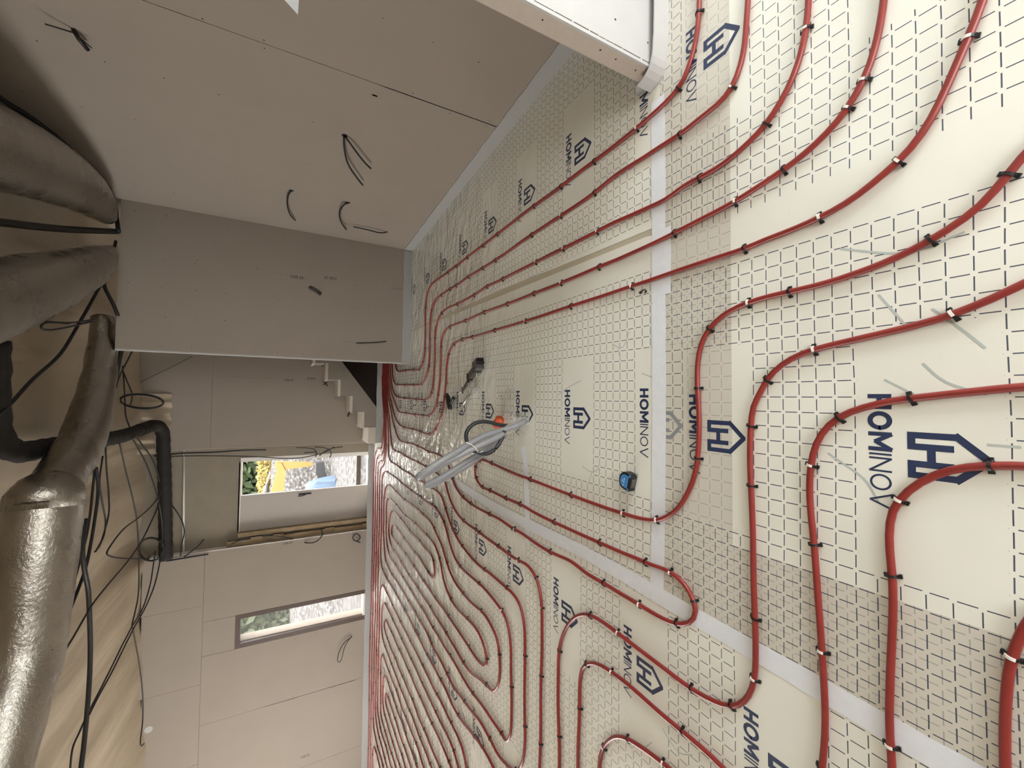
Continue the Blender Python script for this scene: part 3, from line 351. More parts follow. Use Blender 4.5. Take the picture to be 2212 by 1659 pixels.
def empty(name, label, cat, loc=(0, 0, 0), group=None, kind=None):
    o = bpy.data.objects.new(name, None); COL.objects.link(o); o.location = loc; o.empty_display_size = .1
    return tag(o, label, cat, group, kind)
def stuff(o): o['kind'] = 'stuff'; return o
def struct(o, label, cat='wall'): return tag(o, label, cat, kind='structure')
def catmull(P, ds=.03, it=5, closed=False):
    P = [Vector(p) for p in P]; n = len(P); out = []
    for i in range(n-1):
        p0 = P[i-1] if i else P[0]*2-P[1]; p1, p2 = P[i], P[i+1]; p3 = P[i+2] if i+2 < n else P[-1]*2-P[-2]
        t0 = 0; t1 = t0+max(1e-4, (p1-p0).length**.5); t2 = t1+max(1e-4, (p2-p1).length**.5); t3 = t2+max(1e-4, (p3-p2).length**.5)
        k = max(1, int(math.ceil((p2-p1).length/ds)))
        for j in range(k):
            t_ = t1+(t2-t1)*j/k
            a1 = p0*((t1-t_)/(t1-t0))+p1*((t_-t0)/(t1-t0)); a2 = p1*((t2-t_)/(t2-t1))+p2*((t_-t1)/(t2-t1)); a3 = p2*((t3-t_)/(t3-t2))+p3*((t_-t2)/(t3-t2))
            b1 = a1*((t2-t_)/(t2-t0))+a2*((t_-t0)/(t2-t0)); b2 = a2*((t3-t_)/(t3-t1))+a3*((t_-t1)/(t3-t1))
            out.append(b1*((t2-t_)/(t2-t1))+b2*((t_-t1)/(t2-t1)))
    out.append(P[-1])
    for _ in range(it): out = [out[0]]+[(out[i-1]+out[i]*2+out[i+1])/4 for i in range(1, len(out)-1)]+[out[-1]]
    return out
def resample(P, ds):
    out = [P[0]]; acc = 0
    for a, b in zip(P[:-1], P[1:]):
        L = (b-a).length
        while acc+L >= ds:
            k = (ds-acc)/L; a = a+(b-a)*k; out.append(a.copy()); L = (b-a).length; acc = 0
            if L < 1e-9: break
        acc += L
    if (out[-1]-P[-1]).length > 1e-4: out.append(P[-1])
    return out

# stroke lettering (unit cap height 1), each letter = list of polylines, advance
def arc(cx, cy, rx, ry, a0, a1, n=18): return [(cx+rx*math.cos(math.radians(a0+(a1-a0)*i/n)), cy+ry*math.sin(math.radians(a0+(a1-a0)*i/n))) for i in range(n+1)]
GLY = {'H': ([[(0,0),(0,1)],[(.64,0),(.64,1)],[(0,.5),(.64,.5)]], .64), 'O': ([arc(.42,.5,.42,.45,0,360,28)], .84),
 'M': ([[(0,0),(0,1),(.44,.3),(.88,1),(.88,0)]], .88), 'I': ([[(0,0),(0,1)]], 0.0), 'N': ([[(0,0),(0,1),(.74,0),(.74,1)]], .74),
 'V': ([[(0,1),(.42,0),(.84,1)]], .84), 'K': ([[(0,0),(0,1)],[(.62,1),(0,.42)],[(.2,.6),(.66,0)]], .64),
 'S': ([arc(.3,.74,.28,.24,20,270,12)+arc(.3,.25,.3,.25,90,-160,12)], .6), 'B': ([[(0,0),(0,1)],[(0,1)]+arc(.3,.76,.26,.24,90,-90,8)+[(0,.52)],[(0,.52)]+arc(.32,.26,.3,.26,90,-90,8)+[(0,0)]], .62),
 'A': ([[(0,0),(.36,1),(.72,0)],[(.14,.36),(.58,.36)]], .72), '1': ([[(.0,.78),(.2,1),(.2,0)]], .26), '3': ([arc(.28,.75,.26,.25,140,-90,10)+arc(.28,.25,.3,.26,90,-145,10)], .58), ' ': ([], .35)}
def stroke2d(mb, pl, w, T):
    for (a, b) in zip(pl[:-1], pl[1:]):
        dx, dy = b[0]-a[0], b[1]-a[1]; L = math.hypot(dx, dy) or 1; ux, uy = dx/L, dy/L; nx, ny = -uy*w/2, ux*w/2; e = w*.22
        q = [(a[0]-ux*e+nx, a[1]-uy*e+ny), (b[0]+ux*e+nx, b[1]+uy*e+ny), (b[0]+ux*e-nx, b[1]+uy*e-ny), (a[0]-ux*e-nx, a[1]-uy*e-ny)]
        k = len(mb.f) % 9; off = Vector(T(0, 0)); nn = ((Vector(T(1, 0))-off).cross(Vector(T(0, 1))-off)).normalized()*(2e-5*k)
        mb.add([Vector(T(u, v))+nn for u, v in q], [(0, 3, 2, 1)])
def word(mb, txt, width, height, T, weights, gap=.26):
    gp = [gap+(p+q)/2 for p, q in zip(weights[:-1], weights[1:])]+[0]
    tot = sum(GLY[c][1] for c in txt)+sum(gp); sx = width/tot; x = 0
    for c, w, g_ in zip(txt, weights, gp):
        for pl in GLY[c][0]:
            stroke2d(mb, [((x+px)*sx, py*height) for px, py in pl], w*height, T)
        x += GLY[c][1]+g_

# ================================================================ THE ROOM
b = MB(); b.box((-8.1, -3.1, -.12), (4.3, 8.3, 0)); fl = b.build('floor', plain('screed_under_film', (190, 184, 164), .8, .1, 3)); struct(fl, 'insulated floor under the printed plastic film', 'floor')

def screws(pts, nrm, parent, r=.0042):
    m = MB()
    for p in pts: m.disc(p, nrm, r*R.uniform(.8, 1.2), .0012, 6)
    return stuff(m.build('screw_heads', 'screw', parent))
def wall_print(parent, origin, ux, uz, txt='KS BA13', w=.13, hh=.034):
    m = MB(); o = Vector(origin); ux = Vector(ux); uz = Vector(uz)
    word(m, txt, w, hh, lambda u, v: o+ux*u+uz*v, [.16]*len(txt), .14); p = m.build('board_print', 'print_wall', parent); p['label'] = 'grey KS BA13 lettering printed on the board'; return p

# right-hand side wall, slightly out of square
SA, SB = Vector((2.095, 1.38, 0)), Vector((1.99, 5.62, 0)); SD = (SB-SA)/(SB.y-SA.y); SN = Vector((-1, 0, 0))
def side(y, off=0): p = SA+SD*(y-SA.y); return Vector((p.x-off, p.y, 0))
wr = struct(empty('wall_right', 'long plasterboard side wall with cables hanging from holes', 'wall'), 'long plasterboard side wall with cables hanging from holes')
for y0, y1 in ((1.38, 2.786), (2.790, 5.62)):
    m = MB(); m.wallbox(side(y0), side(y1), 0, 3.32, .013); m.build('plasterboard_panel', 'plaster', wr)
m = MB(); m.wallbox(side(1.38)+Vector((.02, 0, 0)), side(5.62)+Vector((.02, 0, 0)), 0, 3.32, .09); m.build('stud_frame', 'raw', wr)
sp = []
for y in (1.75, 2.3, 2.76, 2.82, 3.4, 4.0, 4.6, 5.2):
    for k in range(11):
        if R.random() < .55: q = side(y+R.uniform(-.01, .01)); sp.append((q.x, q.y, .18+k*.29))
screws(sp, (-1, 0, 0), wr)
# scuffed joint line and pencil marks
m = MB()
for y, z0, z1, w in ((2.788, .1, .95, .003), (2.9, .965, 1.0, .006)):
    q = side(y, .0015); m.add([(q.x, q.y-w, z0), (q.x, q.y+w, z0), (q.x, q.y+w, z1), (q.x, q.y-w, z1)], [(0, 1, 2, 3), (3, 2, 1, 0)])
m.build('scuff_mark', 'dirt', wr)

# free-standing partition that faces the camera
wc = struct(empty('wall_center', 'short plasterboard partition facing the camera', 'wall'), 'short plasterboard partition ending in a raw pale edge')
PY = 5.6
for x0, x1 in ((.455, 1.442), (1.446, 1.99)):
    m = MB(); m.box((x0, PY, .0), (x1, PY+.013, 3.0)); m.build('plasterboard_panel', 'plaster', wc)
m = MB(); m.box((.46, PY+.012, 0), (1.99, PY+.075, 2.99)); m.build('stud_frame', 'raw', wc)
m = MB(); m.box((.455, PY+.075, 0), (1.99, PY+.088, 3.0)); m.build('plasterboard_panel', 'plaster', wc)
m = MB(); m.box((.441, PY, .02), (.4545, PY+.088, 3.0)); m.build('end_board', 'plaster_white', wc)
sp = [(x+R.uniform(-.008, .008), PY, .2+k*.27+R.uniform(-.02, .02)) for x in (.5, .82, 1.13, 1.42, 1.465, 1.9) for k in range(11) if R.random() < .75]
screws(sp, (0, -1, 0), wc)
wall_print(wc, (1.405, PY-.001, 1.322), (0, 0, 1), (1, 0, 0)); wall_print(wc, (1.482, PY-.001, 1.08), (0, 0, -1), (-1, 0, 0))
m = MB(); m.add([(1.443, PY-.001, .28), (1.447, PY-.001, .28), (1.447, PY-.001, 3), (1.443, PY-.001, 3)], [(3, 2, 1, 0)]); m.build('joint_line', 'dirt', wc)  # flat line drawn along the board joint

# nib wall beside the camera
wn = struct(empty('wall_front', 'white plasterboard nib wall in the near corner with a cut boarded end', 'wall'), 'white plasterboard nib wall in the near corner with a cut boarded end')
m = MB(); m.box((1.494, 1.3, .005), (4.2, 1.313, 3.32)); m.build('plasterboard_panel', 'plaster_white', wn)
m = MB(); m.box((1.494, 1.388, .005), (2.2, 1.401, 3.32)); m.build('plasterboard_panel', 'plaster', wn)
m = MB(); m.box((1.5, 1.313, 0), (4.2, 1.388, 3.32)); m.build('stud_frame', 'raw', wn)
m = MB(); m.prism([(1.311, .045), (1.34, .0), (1.391, .01), (1.391, 3.32), (1.311, 3.32)], 'x', 1.478, 1.4915); m.build('end_board', 'edge', wn)
m = MB()
z = .06
while z < 3.2:
    L = R.uniform(.03, .09); w = R.uniform(.0015, .004); m.box((1.4935, 1.2992, z), (1.4945+w, 1.3004, z+L)); z += L+R.uniform(.0, .012)
stuff(m.build('torn_paper_edge', 'print_wall', wn))
m = MB(); m.box((1.4785, 1.3, .01), (1.494, 1.311, 3.32)); m.build('corner_joint', 'plaster_white', wn)
m = MB(); m.prism([(1.318, .03), (1.335, .006), (1.37, .02), (1.36, .055), (1.33, .07)], 'x', 1.465, 1.4782); m.build('chipped_corner', 'dirt', wn)
m = MB(); m.prism([(1.385, .001), (1.44, .001), (1.44, .02), (1.40, .06), (1.385, .06)], 'x', 1.462, 1.482); m.build('foil_scrap', 'strip', wn)
screws([(1.4778, 1.345+R.uniform(-.01, .01), z) for z in (.12, .24, .33, .62, .9, 1.3, 1.7)], (-1, 0, 0), wn, .0045)
screws([(1.56+R.uniform(-.02, .05), 1.2995, z) for z in (.05, .09, .28, .55, .85)], (0, -1, 0), wn, .0045)

# far wall: raw masonry behind, plasterboard lining in front
wf = struct(empty('wall_far', 'far wall with raw render round the door and plasterboard lining', 'wall'), 'far wall with raw render round the door and plasterboard lining')
m = MB()
for a, c in (((-8.1, 0), (-4.09, 3.6)), ((-3.55, 0), (-2.33, 3.6)), ((-4.09, 2.10), (-3.55, 3.6)), ((-2.33, 2.10), (-1.05, 3.6)), ((-1.05, 0), (2.1, 3.6)), ((-4.09, -.1), (-3.55, .10))):
    m.box((a[0], 8.22, a[1]), (c[0], 8.50, c[1]))
m.build('masonry', 'raw', wf)
LY = 8.08
for x0, x1, z0, z1 in ((-3.552, -2.47, 0, 2.52), (-4.082, -3.556, 2.094, 2.52), (-5.13, -4.086, 0, 2.52), (-6.33, -5.133, 0, 2.52), (-8.1, -6.333, 0, 2.52),
                       (-3.3, -2.47, 2.523, 3.27), (-4.5, -3.303, 2.523, 3.26), (-5.7, -4.503, 2.523, 3.22), (-8.1, -5.703, 2.523, 3.2), (-4.082, -3.556, -.02, .098)):
    m = MB(); m.box((x0, LY, z0), (x1, LY+.013, z1)); m.build('plasterboard_panel', 'plaster', wf)
for x0, x1, z0, z1 in ((-.86, .278, 0, 2.5), (.281, 2.0, 0, 2.5), (-.86, -.021, 2.503, 3.03), (-.018, 2.0, 2.503, 3.46)):
    m = MB(); m.box((x0, LY, z0), (x1, LY+.013, z1)); m.build('plasterboard_panel', 'plaster', wf)
m = MB(); m.box((-2.472, LY-.001, .0), (-2.462, LY+.14, 3.2)); m.build('lining_edge', 'pvc_white', wf)
m = MB(); m.box((-.866, LY-.001, .0), (-.856, LY+.14, 3.03)); m.build('lining_edge', 'edge', wf)
m = MB(); m.box((-3.55, LY+.1, 0), (-2.47, LY+.14, 3.2)); m.box((-8.1, LY+.1, 0), (-4.1, LY+.14, 3.2)); m.box((-.86, LY+.1, 0), (2, LY+.14, 3.4)); m.build('insulation', 'woodfibre', wf)
m = MB()
for k in range(14):
    z0 = k*.16; w = .04+R.uniform(-.015, .02); m.box((-2.455, LY+.03+R.uniform(0, .03), z0), (-2.455+w+.05, LY+.13, z0+.165))
m.build('fibre_edge', 'woodfibre', wf)
m = MB(); m.prism([(-2.33, 8.14), (-2.26, 8.12), (-2.26, 8.26), (-2.33, 8.26)], 'z', 0, 2.1); m.build('timber_post', 'woodfibre', wf)
wall_print(wf, (.240, LY-.001, 1.37), (0, 0, 1), (1, 0, 0), w=.125); wall_print(wf, (.315, LY-.001, 1.15), (0, 0, -1), (-1, 0, 0), w=.125)
wall_print(wf, (-2.525, LY-.001, 1.32), (0, 0, 1), (1, 0, 0), w=.125); wall_print(wf, (-6.18, LY-.001, .965), (0, 0, 1), (1, 0, 0), w=.125)
m = MB()
for k in range(9):
    z0 = .25+k*.16; m.add([(-5.135+R.uniform(-.004, .004), LY-.001, z0), (-5.129, LY-.001, z0), (-5.129, LY-.001, z0+.1), (-5.137, LY-.001, z0+.11)], [(0, 1, 2, 3), (3, 2, 1, 0)])
m.build('scuff_mark', 'dirt', wf)
screws([(x, LY, .25+k*.33) for x in (-2.5, -3.0, -3.5, -4.14, -4.6, -5.1, -5.7) for k in range(7) if R.random() < .5], (0, -1, 0), wf, .004)
m = MB(); m.tube([(-4.96, LY-.004, 3.13), (-4.96, LY, 3.13)], .05, 14); m.build('torn_paper_patch', 'plaster_white', wf)

# door: fixed white leaf with lever handle, open half, white jamb
d1 = struct(empty('door_1', 'double door with one white leaf closed and the other half open', 'door'), 'double door with one white leaf closed and the other half open', 'door')
m = MB(); m.box((-2.262, 8.235, .06), (-1.672, 8.285, 2.085)); leaf = m.build('door_leaf', 'door_white', d1)
hx, hz = -1.735, 1.13
m = MB(); m.box((hx-.013, 8.225, hz-.10), (hx+.013, 8.235, hz+.10)); m.tube([(hx, 8.23, hz-.02), (hx, 8.185, hz-.02), (hx-.004, 8.175, hz), (hx-.018, 8.175, hz+.05), (hx-.018, 8.175, hz+.11)], .010, 8); m.build('lever_handle', 'black', leaf)
m = MB(); m.box((-1.115, 8.22, .05), (-1.05, 8.46, 2.10)); m.build('door_jamb', 'pvc_white', d1)
m = MB(); m.box((-2.33, 8.22, .05), (-2.262, 8.46, 2.10)); m.build('door_jamb', 'pvc_white', d1)
m = MB(); m.box((-2.262, 8.22, 2.085), (-1.115, 8.46, 2.12)); m.build('door_head', 'pvc_white', d1)
m = MB(); m.box((-2.33, 8.22, 0), (-1.05, 8.50, .06)); m.build('threshold', 'pvc_white', d1)

# window
w1 = struct(empty('window_1', 'tall narrow window with a brown frame down to the floor', 'window'), 'tall narrow window with a brown frame down to the floor', 'window')
for a, c in (((-4.082, .098), (-4.01, 2.094)), ((-3.618, .098), (-3.554, 2.094)), ((-4.01, 2.024), (-3.618, 2.094))):
    m = MB(); m.box((a[0], LY-.004, a[1]), (c[0], LY+.06, c[1])); m.build('window_frame', 'brown_frame', w1)
m = MB(); m.box((-4.01, LY, .098), (-3.618, LY+.06, .135)); m.build('window_sill', 'pvc_white', w1)
m = MB(); m.box((-4.02, LY+.06, .10), (-4.0, 8.36, 2.06)); m.build('reveal', 'edge', w1)
t = NT('window_glass'); t.set(col=(1, 1, 1, 1), rough=.02, spec=.5, Alpha=.08); MT['glass'] = t.m
m = MB(); m.box((-4.01, LY+.03, .135), (-3.618, LY+.036, 2.024)); m.build('pane', 'glass', w1)

# walls out of the picture that close the room and hold the daylight openings
def holed(name, label, mk, lo, hi, zlo, zhi, end0, end1):
    o = MB()
    for a, c, z0, z1 in ((end0, lo, 0, 3.4), (hi, end1, 0, 3.4), (lo, hi, zhi, 3.4), (lo, hi, 0, zlo)):
        if c > a and z1 > z0: mk(o, a, c, z0, z1)
    return struct(o.build(name, 'plaster'), label)
holed('wall_left', 'left end wall holding a wide daylight opening', lambda o, a, c, z0, z1: o.box((-8.2, a, z0), (-8.0, c, z1)), 1.9, 6.3, .2, 2.3, -3.1, 8.5)
holed('wall_back', 'wall behind the camera holding a wide daylight opening', lambda o, a, c, z0, z1: o.box((a, -3.2, z0), (c, -3.0, z1)), 0.2, 2.2, .2, 2.3, -8.1, 4.4)
holed('wall_side', 'near right wall holding a daylight opening', lambda o, a, c, z0, z1: o.box((4.2, a, z0), (4.4, c, z1)), -1.8, .2, .2, 2.2, -3.1, 1.4)
m = MB(); m.box((1.99, 5.62, 0), (2.1, 8.3, 3.42)); struct(m.build('wall_stair', 'plaster'), 'plasterboard wall behind the partition beside the stairs')

# ceiling membrane, hung in soft folds
nx, ny = 110, 100; vs = []; fs = []
for j in range(ny+1):
    for i in range(nx+1):
        x = -8.1+12.4*i/nx; y = -3.1+11.5*j/ny
        z = 3.395+.02*math.sin(x*5.1+.4*math.sin(y*1.3))+.012*math.sin(x*11.3+1.1)+.012*math.sin(y*2.1+x*.7)
        if x < -2.4: z -= min(.16, (-2.4-x)*.05)
        if x < -2.4 and y > 6.6: z -= .055*(y-6.6)
        if y > 7.75 and -2.6 < x < .2: z -= .12*(y-7.75)
        vs.append((x, y, z))
for j in range(ny):
    for i in range(nx):
        a = j*(nx+1)+i; fs.append((a, a+nx+1, a+nx+2, a+1))
ce = MB().add(vs, fs).build('ceiling', 'membrane', None, True); struct(ce, 'tan vapour membrane stretched across the ceiling', 'ceiling')
m = MB(); m.box((-8.2, -3.2, 3.6), (4.4, 8.5, 3.7)); struct(m.build('trim_roof', 'raw'), 'roof deck above the ceiling membrane', 'roof')
# membrane hanging down behind the stairs
vs = []; fs = []; n = 24
for i in range(n+1):
    x = -.9+.9*i/n; y = 8.06-.02*math.sin(i*1.3)
    vs += [(x, y, 3.0+.01*math.sin(i*.9)), (x, y-.05+.03*math.sin(i*2.1), 3.44)]
for i in range(n): fs.append((2*i, 2*i+2, 2*i+3, 2*i+1))
struct(MB().add(vs, fs).build('trim_membrane', 'membrane', None, True), 'membrane edge hanging down over the stair wall', 'membrane')

# foam edge strip round the walls
def strip(name, pts, label, z1=.11, th=.007, wob=.004):
    P = resample(catmull([(x, y, 0) for x, y in pts], .015, 2), .025 if 'front' in name else .08); v = []; f = []
    for i, p in enumerate(P):
        d = (P[min(i+1, len(P)-1)]-P[max(i-1, 0)]).normalized(); nn = Vector((d.y, -d.x, 0))*th; zz = z1+R.uniform(-wob, wob)
        v += [(p.x, p.y, 0), (p.x, p.y, zz), (p.x+nn.x, p.y+nn.y, zz), (p.x+nn.x, p.y+nn.y, 0)]
    for i in range(len(P)-1):
        for k in range(4): f.append((4*i+k, 4*i+(k+1) % 4, 4*i+4+(k+1) % 4, 4*i+4+k))
    return struct(MB().add(v, f).build(name, 'plaster_white' if 'front' in name else 'strip'), label, 'edge strip')
strip('baseboard_right', [(side(1.42, .004).x-.002, 1.42), (side(3, .004).x-.002, 3), (side(5.585, .004).x-.004, 5.585)], 'pale foam edge strip along the long side wall')
strip('baseboard_center', [(.43, PY-.001), (1.0, PY-.003), (1.975, PY-.001)], 'pale foam edge strip along the partition', .115)
strip('baseboard_far', [(-8, LY-.001), (-6, LY-.004), (-4.3, LY-.002), (-2.46, LY-.002), (-2.36, LY-.012), (-1.7, LY-.01), (-1.05, LY-.01), (-.9, LY-.002)], 'pale foam edge strip along the far wall and door', .105)
strip('baseboard_front', [(1.435, 1.365), (1.45, 1.31), (1.485, 1.285), (1.56, 1.272), (1.75, 1.266), (2.2, 1.268), (4.1, 1.28)], 'white foam edge strip curling round the nib wall end', .09, .006, .001)
strip('baseboard_stair', [(-.80, 7.392), (-.5, 7.392), (-.26, 7.394), (.3, 7.394), (1.95, 7.394)], 'grey foam edge strip below the stairs', .10)

# ================================================================ PRINTED FILM
DN = lambda t, x, y: t.M('MAXIMUM', t.M('MULTIPLY', t.M('GREATER_THAN', y, .972), .85), t.M('MULTIPLY', t.M('LESS_THAN', x, -.535), .85))
DR = lambda t, x, y: t.M('MULTIPLY', t.M('GREATER_THAN', y, .972), .85)
films = {}
def sheet(key, poly, z, mat, label):
    o = MB().prism(poly, 'z', z-.0006, z).build('plastic_film', mat); films[key] = (tag(o, label, 'plastic film'), z); return o
sheet('fc', [(-.93, .97), (.70, .97), (.76, 1.4), (.80, 2.9), (.88, 5.6), (.9, 8.07), (-.93, 8.07)], .0008, film('film_far_centre', (.239, 2.066, 0-6), [-.112], [(.597, 9)]), 'printed cream film in the middle of the room beyond the cross tape')
sheet('fr', [(.785, 1.30), (2.09, 1.30), (1.985, 5.59), (1.985, 7.38), (.95, 7.38), (.88, 5.0), (.85, 2.9), (.80, 1.8)], .0015, film('film_far_right', (1.78, 2.068, 0-6), [1.43], [(.5, .83)]), 'printed cream film along the long side wall')
sheet('le', [(-7.99, -2.9), (-.87, -2.9), (-.87, 3.9), (-.89, 8.07), (-7.99, 8.07)], .0016, film('film_left', (-.93, 2.169, 0-6), [-1.25, -2.79, -4.33, -5.87], []), 'printed cream film left of the long white tape')
sheet('nr', [(.60, -2.9), (4.18, -2.9), (4.18, 1.285), (1.5, 1.31), (.60, 1.315)], .0021, film('film_near_right', (1.0315, .893, 0), [1.40], [(.5, .695)], ((1.78, 2.068, -6), [1.43]), DR, .35), 'printed cream film in front of the nib wall')
sheet('nc', [(-.905, -2.9), (.64, -2.9), (.64, 1.318), (-.905, 1.325)], .0025, film('film_near_centre', (.512, .893, 0), [-.14], [(.515, 9)], ((.239, 2.066, -6), [-.112]), DN, .35), 'printed cream film nearest the camera')

def logo(key, xc, yb, mat='print', parts='th', dz=0):
    """word + house sign; xc centre, yb far edge of its blank cell; reads upside down from here"""
    par, z = films[key]; z += .0005+dz
    if 't' in parts:
        m = MB(); x0 = xc+.155; y0 = yb-.036
        word(m, 'HOMINOV', .31, .048, lambda u, v: (x0-u, y0-v, z), [.25, .25, .24, .11, .11, .11, .11], .13)
        o = m.build('lettering', mat, par); o['label'] = 'navy HOMINOV lettering'
    if 'h' in parts:
        m = MB(); T = lambda u, v: (xc-u, yb-.118-v, z)
        w = .0165; hw = .0605
        stroke2d(m, [(-hw+w/2, w*.22), (-hw+w/2, .092)], w, T); stroke2d(m, [(hw-w/2, w*.22), (hw-w/2, .092)], w, T)
        stroke2d(m, [(-hw+w*.3, .092), (0, .148), (hw-w*.3, .092)], w, T)
        for sgn in (-1, 1):
            stroke2d(m, [(sgn*(hw-w), w/2), (sgn*.0225, w/2)], w, T); stroke2d(m, [(sgn*.0225, w*.22), (sgn*.0225, .085)], w, T)
        stroke2d(m, [(-.022, .047), (.022, .047)], w, T)
        o = m.build('house_sign', mat, par); o['label'] = 'navy house outline with an H inside'
for k in range(-3, 2): logo('nc', -.14, .593+.6*k)
logo('nc', -.112, 1.466, 'print_faint', 'h')
for k in range(0, 11):
    logo('fc', -.112, 2.066+.6*k)
logo('fc', -.112, 1.466, parts='t')
for k in range(0, 9): logo('fr', 1.43, 2.068+.595*k)
logo('fr', 1.40, 1.468, parts='t')
for k in range(-3, 1): logo('nr', 1.40, 1.203+.6*k)
for k in range(-2, 10):
    for xc in (-1.25, -2.79, -4.33): logo('le', xc, 2.169+.6*k)

# chalk strokes on the film
def chalk(key, pts, w):
    par, z = films[key]; m = MB(); P = catmull([(x, y, 0) for x, y in pts], .02, 2)
    stroke2d(m, [(p.x, p.y) for p in P], w, lambda u, v: (u, v, z+.0004)); m.build('chalk_mark', 'chalk', par)
for pts in ([(.24, .42), (.17, .36), (.13, .33)], [(.30, .53), (.25, .50), (.20, .47)], [(.06, .52), (.02, .46)], [(-.16, .66), (-.20, .60), (-.22, .57), (-.28, .54)], [(.1, .44), (.05, .40), (.02, .33)], [(-.10, .33), (-.10, .28)], [(.46, .62), (.40, .46), (.42, .36)]):
    chalk('nc', pts, .006)
for pts in ([(.28, 1.62), (.25, 1.55), (.33, 1.50)], [(.25, 1.58), (.19, 1.56)], [(.12, 1.42), (.09, 1.33)], [(.10, 1.88), (.07, 1.98), (.02, 2.1)], [(-.38, 1.86), (-.40, 1.78), (-.37, 1.72)], [(-.40, 1.78), (-.45, 1.80)]): chalk('fc', pts, .005)
for pts in ([(-1.12, 1.62), (-1.2, 1.52)], [(-1.42, 1.30), (-1.46, 1.22), (-1.42, 1.15)], [(-1.6, 1.42), (-1.52, 1.36)]): chalk('le', pts, .005)

# white tapes over the joints
def tape(pts, w, z, label, par=None):
    P = resample(catmull([(x, y, 0) for x, y in pts], .05, 1), .06); v = []; f = []; n = len(P)
    for i, p in enumerate(P):
        d = (P[min(i+1, n-1)]-P[max(i-1, 0)]).normalized(); q = Vector((-d.y, d.x, 0))*(w/2+R.uniform(-.0012, .0012)); zz = z+R.uniform(0, .0005)
        v += [(p.x+q.x, p.y+q.y, zz), (p.x-q.x, p.y-q.y, zz), (p.x+q.x, p.y+q.y, zz-.0005), (p.x-q.x, p.y-q.y, zz-.0005)]
    for i in range(n-1):
        a = 4*i; c = a+4; f += [(a, a+1, c+1, c), (a, c, c+2, a+2), (a+1, a+3, c+3, c+1)]
    return tag(MB().add(v, f).build('adhesive_tape', 'tape', None), label, 'tape')
tape([(1.375, 1.322), (1.0, 1.318), (.6, 1.319), (.07, 1.317), (-.4, 1.32), (-.86, 1.33)], .077, .0033, 'wide white tape running crosswise under the pipes from the nib wall')
tape([(-.82, 3.86), (-.845, 3.4), (-.862, 2.87), (-.848, 1.75), (-.868, 1.2), (-.876, .88), (-.892, .4), (-.9, -.4)], .076, .0036, 'long white tape running along the room beside the double pipe loop')
tape([(-.345, 2.62), (-.34, 2.52), (-.45, 2.485), (-.7, 2.46), (-.985, 2.445)][1:], .062, .0040, 'short white tape leading away from the grey conduit bundle')
tape([(.76, 1.283), (.61, 1.284), (.463, 1.287)], .07, .0040, 'short doubled piece of white tape stuck over the crosswise tape')

# ================================================================ HEATING PIPES
PR, PZ = .0098, .0138
def clip_mesh(white):
    m = MB(); n = 10; w = .0035
    ri, ro = .0102, .0128; pr = []
    for i in range(n+1):
        a = math.pi*i/n; pr.append((math.cos(a), math.sin(a)))
    vs = []; fs = []; mi = []
    for c, s_ in pr:
        for x in (-w, w): vs += [(x, c*ri, s_*ri), (x, c*ro, s_*ro)]
    for i in range(n):
        a = 4*i; c = a+4
        fs += [(a, a+2, c+2, c), (a+1, c+1, c+3, a+3), (a, c, c+1, a+1), (a+2, a+3, c+3, c+2)]
        k = 1 if white and 3 <= i <= 8 else 0; mi += [0, k, k, k]  # white arch faces are a painted glint on the black plastic
    m.add(vs, fs); m.mi = mi
    for sg in (-1, 1):
        m.box((-.004, min(sg*ri, sg*.0155), -PZ+.004), (.004, max(sg*ri, sg*.0155), .003)); m.box((-.0055, min(sg*.0135, sg*.0195), -PZ+.0035), (.0055, max(sg*.0135, sg*.0195), -.004))
    return m
def mk_mesh(m, name, mats):
    me = bpy.data.meshes.new(name); me.from_pydata(m.v, [], m.f)
    for q in mats: me.materials.append(MT[q])
    me.polygons.foreach_set('material_index', m.mi); me.update(); return me
CLIP = {0: mk_mesh(clip_mesh(0), 'clip', ['black', 'clipglint']), 1: mk_mesh(clip_mesh(1), 'clip_glint', ['black', 'clipglint'])}
PLABEL = {
 'p1': 'red heating pipe closest to the long side wall', 'p2': 'red heating pipe second from the long side wall', 'p3': 'red heating pipe third from the long side wall',
 'p4': 'red heating pipe fourth from the long side wall', 'p5': 'red heating pipe fifth from the side wall, passing the patched tape', 'p6': 'red heating pipe curling round the blue tape measure and back past the conduits',
 'p7': 'red heating pipe sweeping from the near right edge across the tapes into a hairpin', 'p8': 'red heating pipe crossing the large near HOM lettering, then the long tape', 'p9': 'red heating pipe lying over the large near house sign',
 'p10': 'red heating pipe cutting the near left corner of the view', 'p11': 'red heating pipe hairpin beside the left house sign by the lower edge', 'p12': 'short red heating pipe bend at the lower edge inside another hairpin',
 'm1': 'red heating pipe running straight off left of the hairpin by the left lettering', 'm2': 'very long red heating pipe wound in nested loops in front of the door',
 'b1': 'outermost red heating pipe hugging the far wall', 'b2': 'second red heating pipe out from the far wall', 'b3': 'third red heating pipe from the far wall, turning into the room', 'b4': 'fourth red heating pipe from the far wall, turning into the room',
 't1': 'red heating pipe hairpin with its tip in front of the narrow window, outermost there', 't2': 'red heating pipe hairpin nested inside the one at the narrow window', 't3': 'innermost red heating pipe hairpin at the narrow window',
 't4': 'red heating pipe hairpin left of the window, outermost of three', 't5': 'red heating pipe hairpin left of the window, middle of three', 't6': 'red heating pipe hairpin left of the window, innermost of three', 't7': 'small red heating pipe hairpin tight against the far wall at the left'}
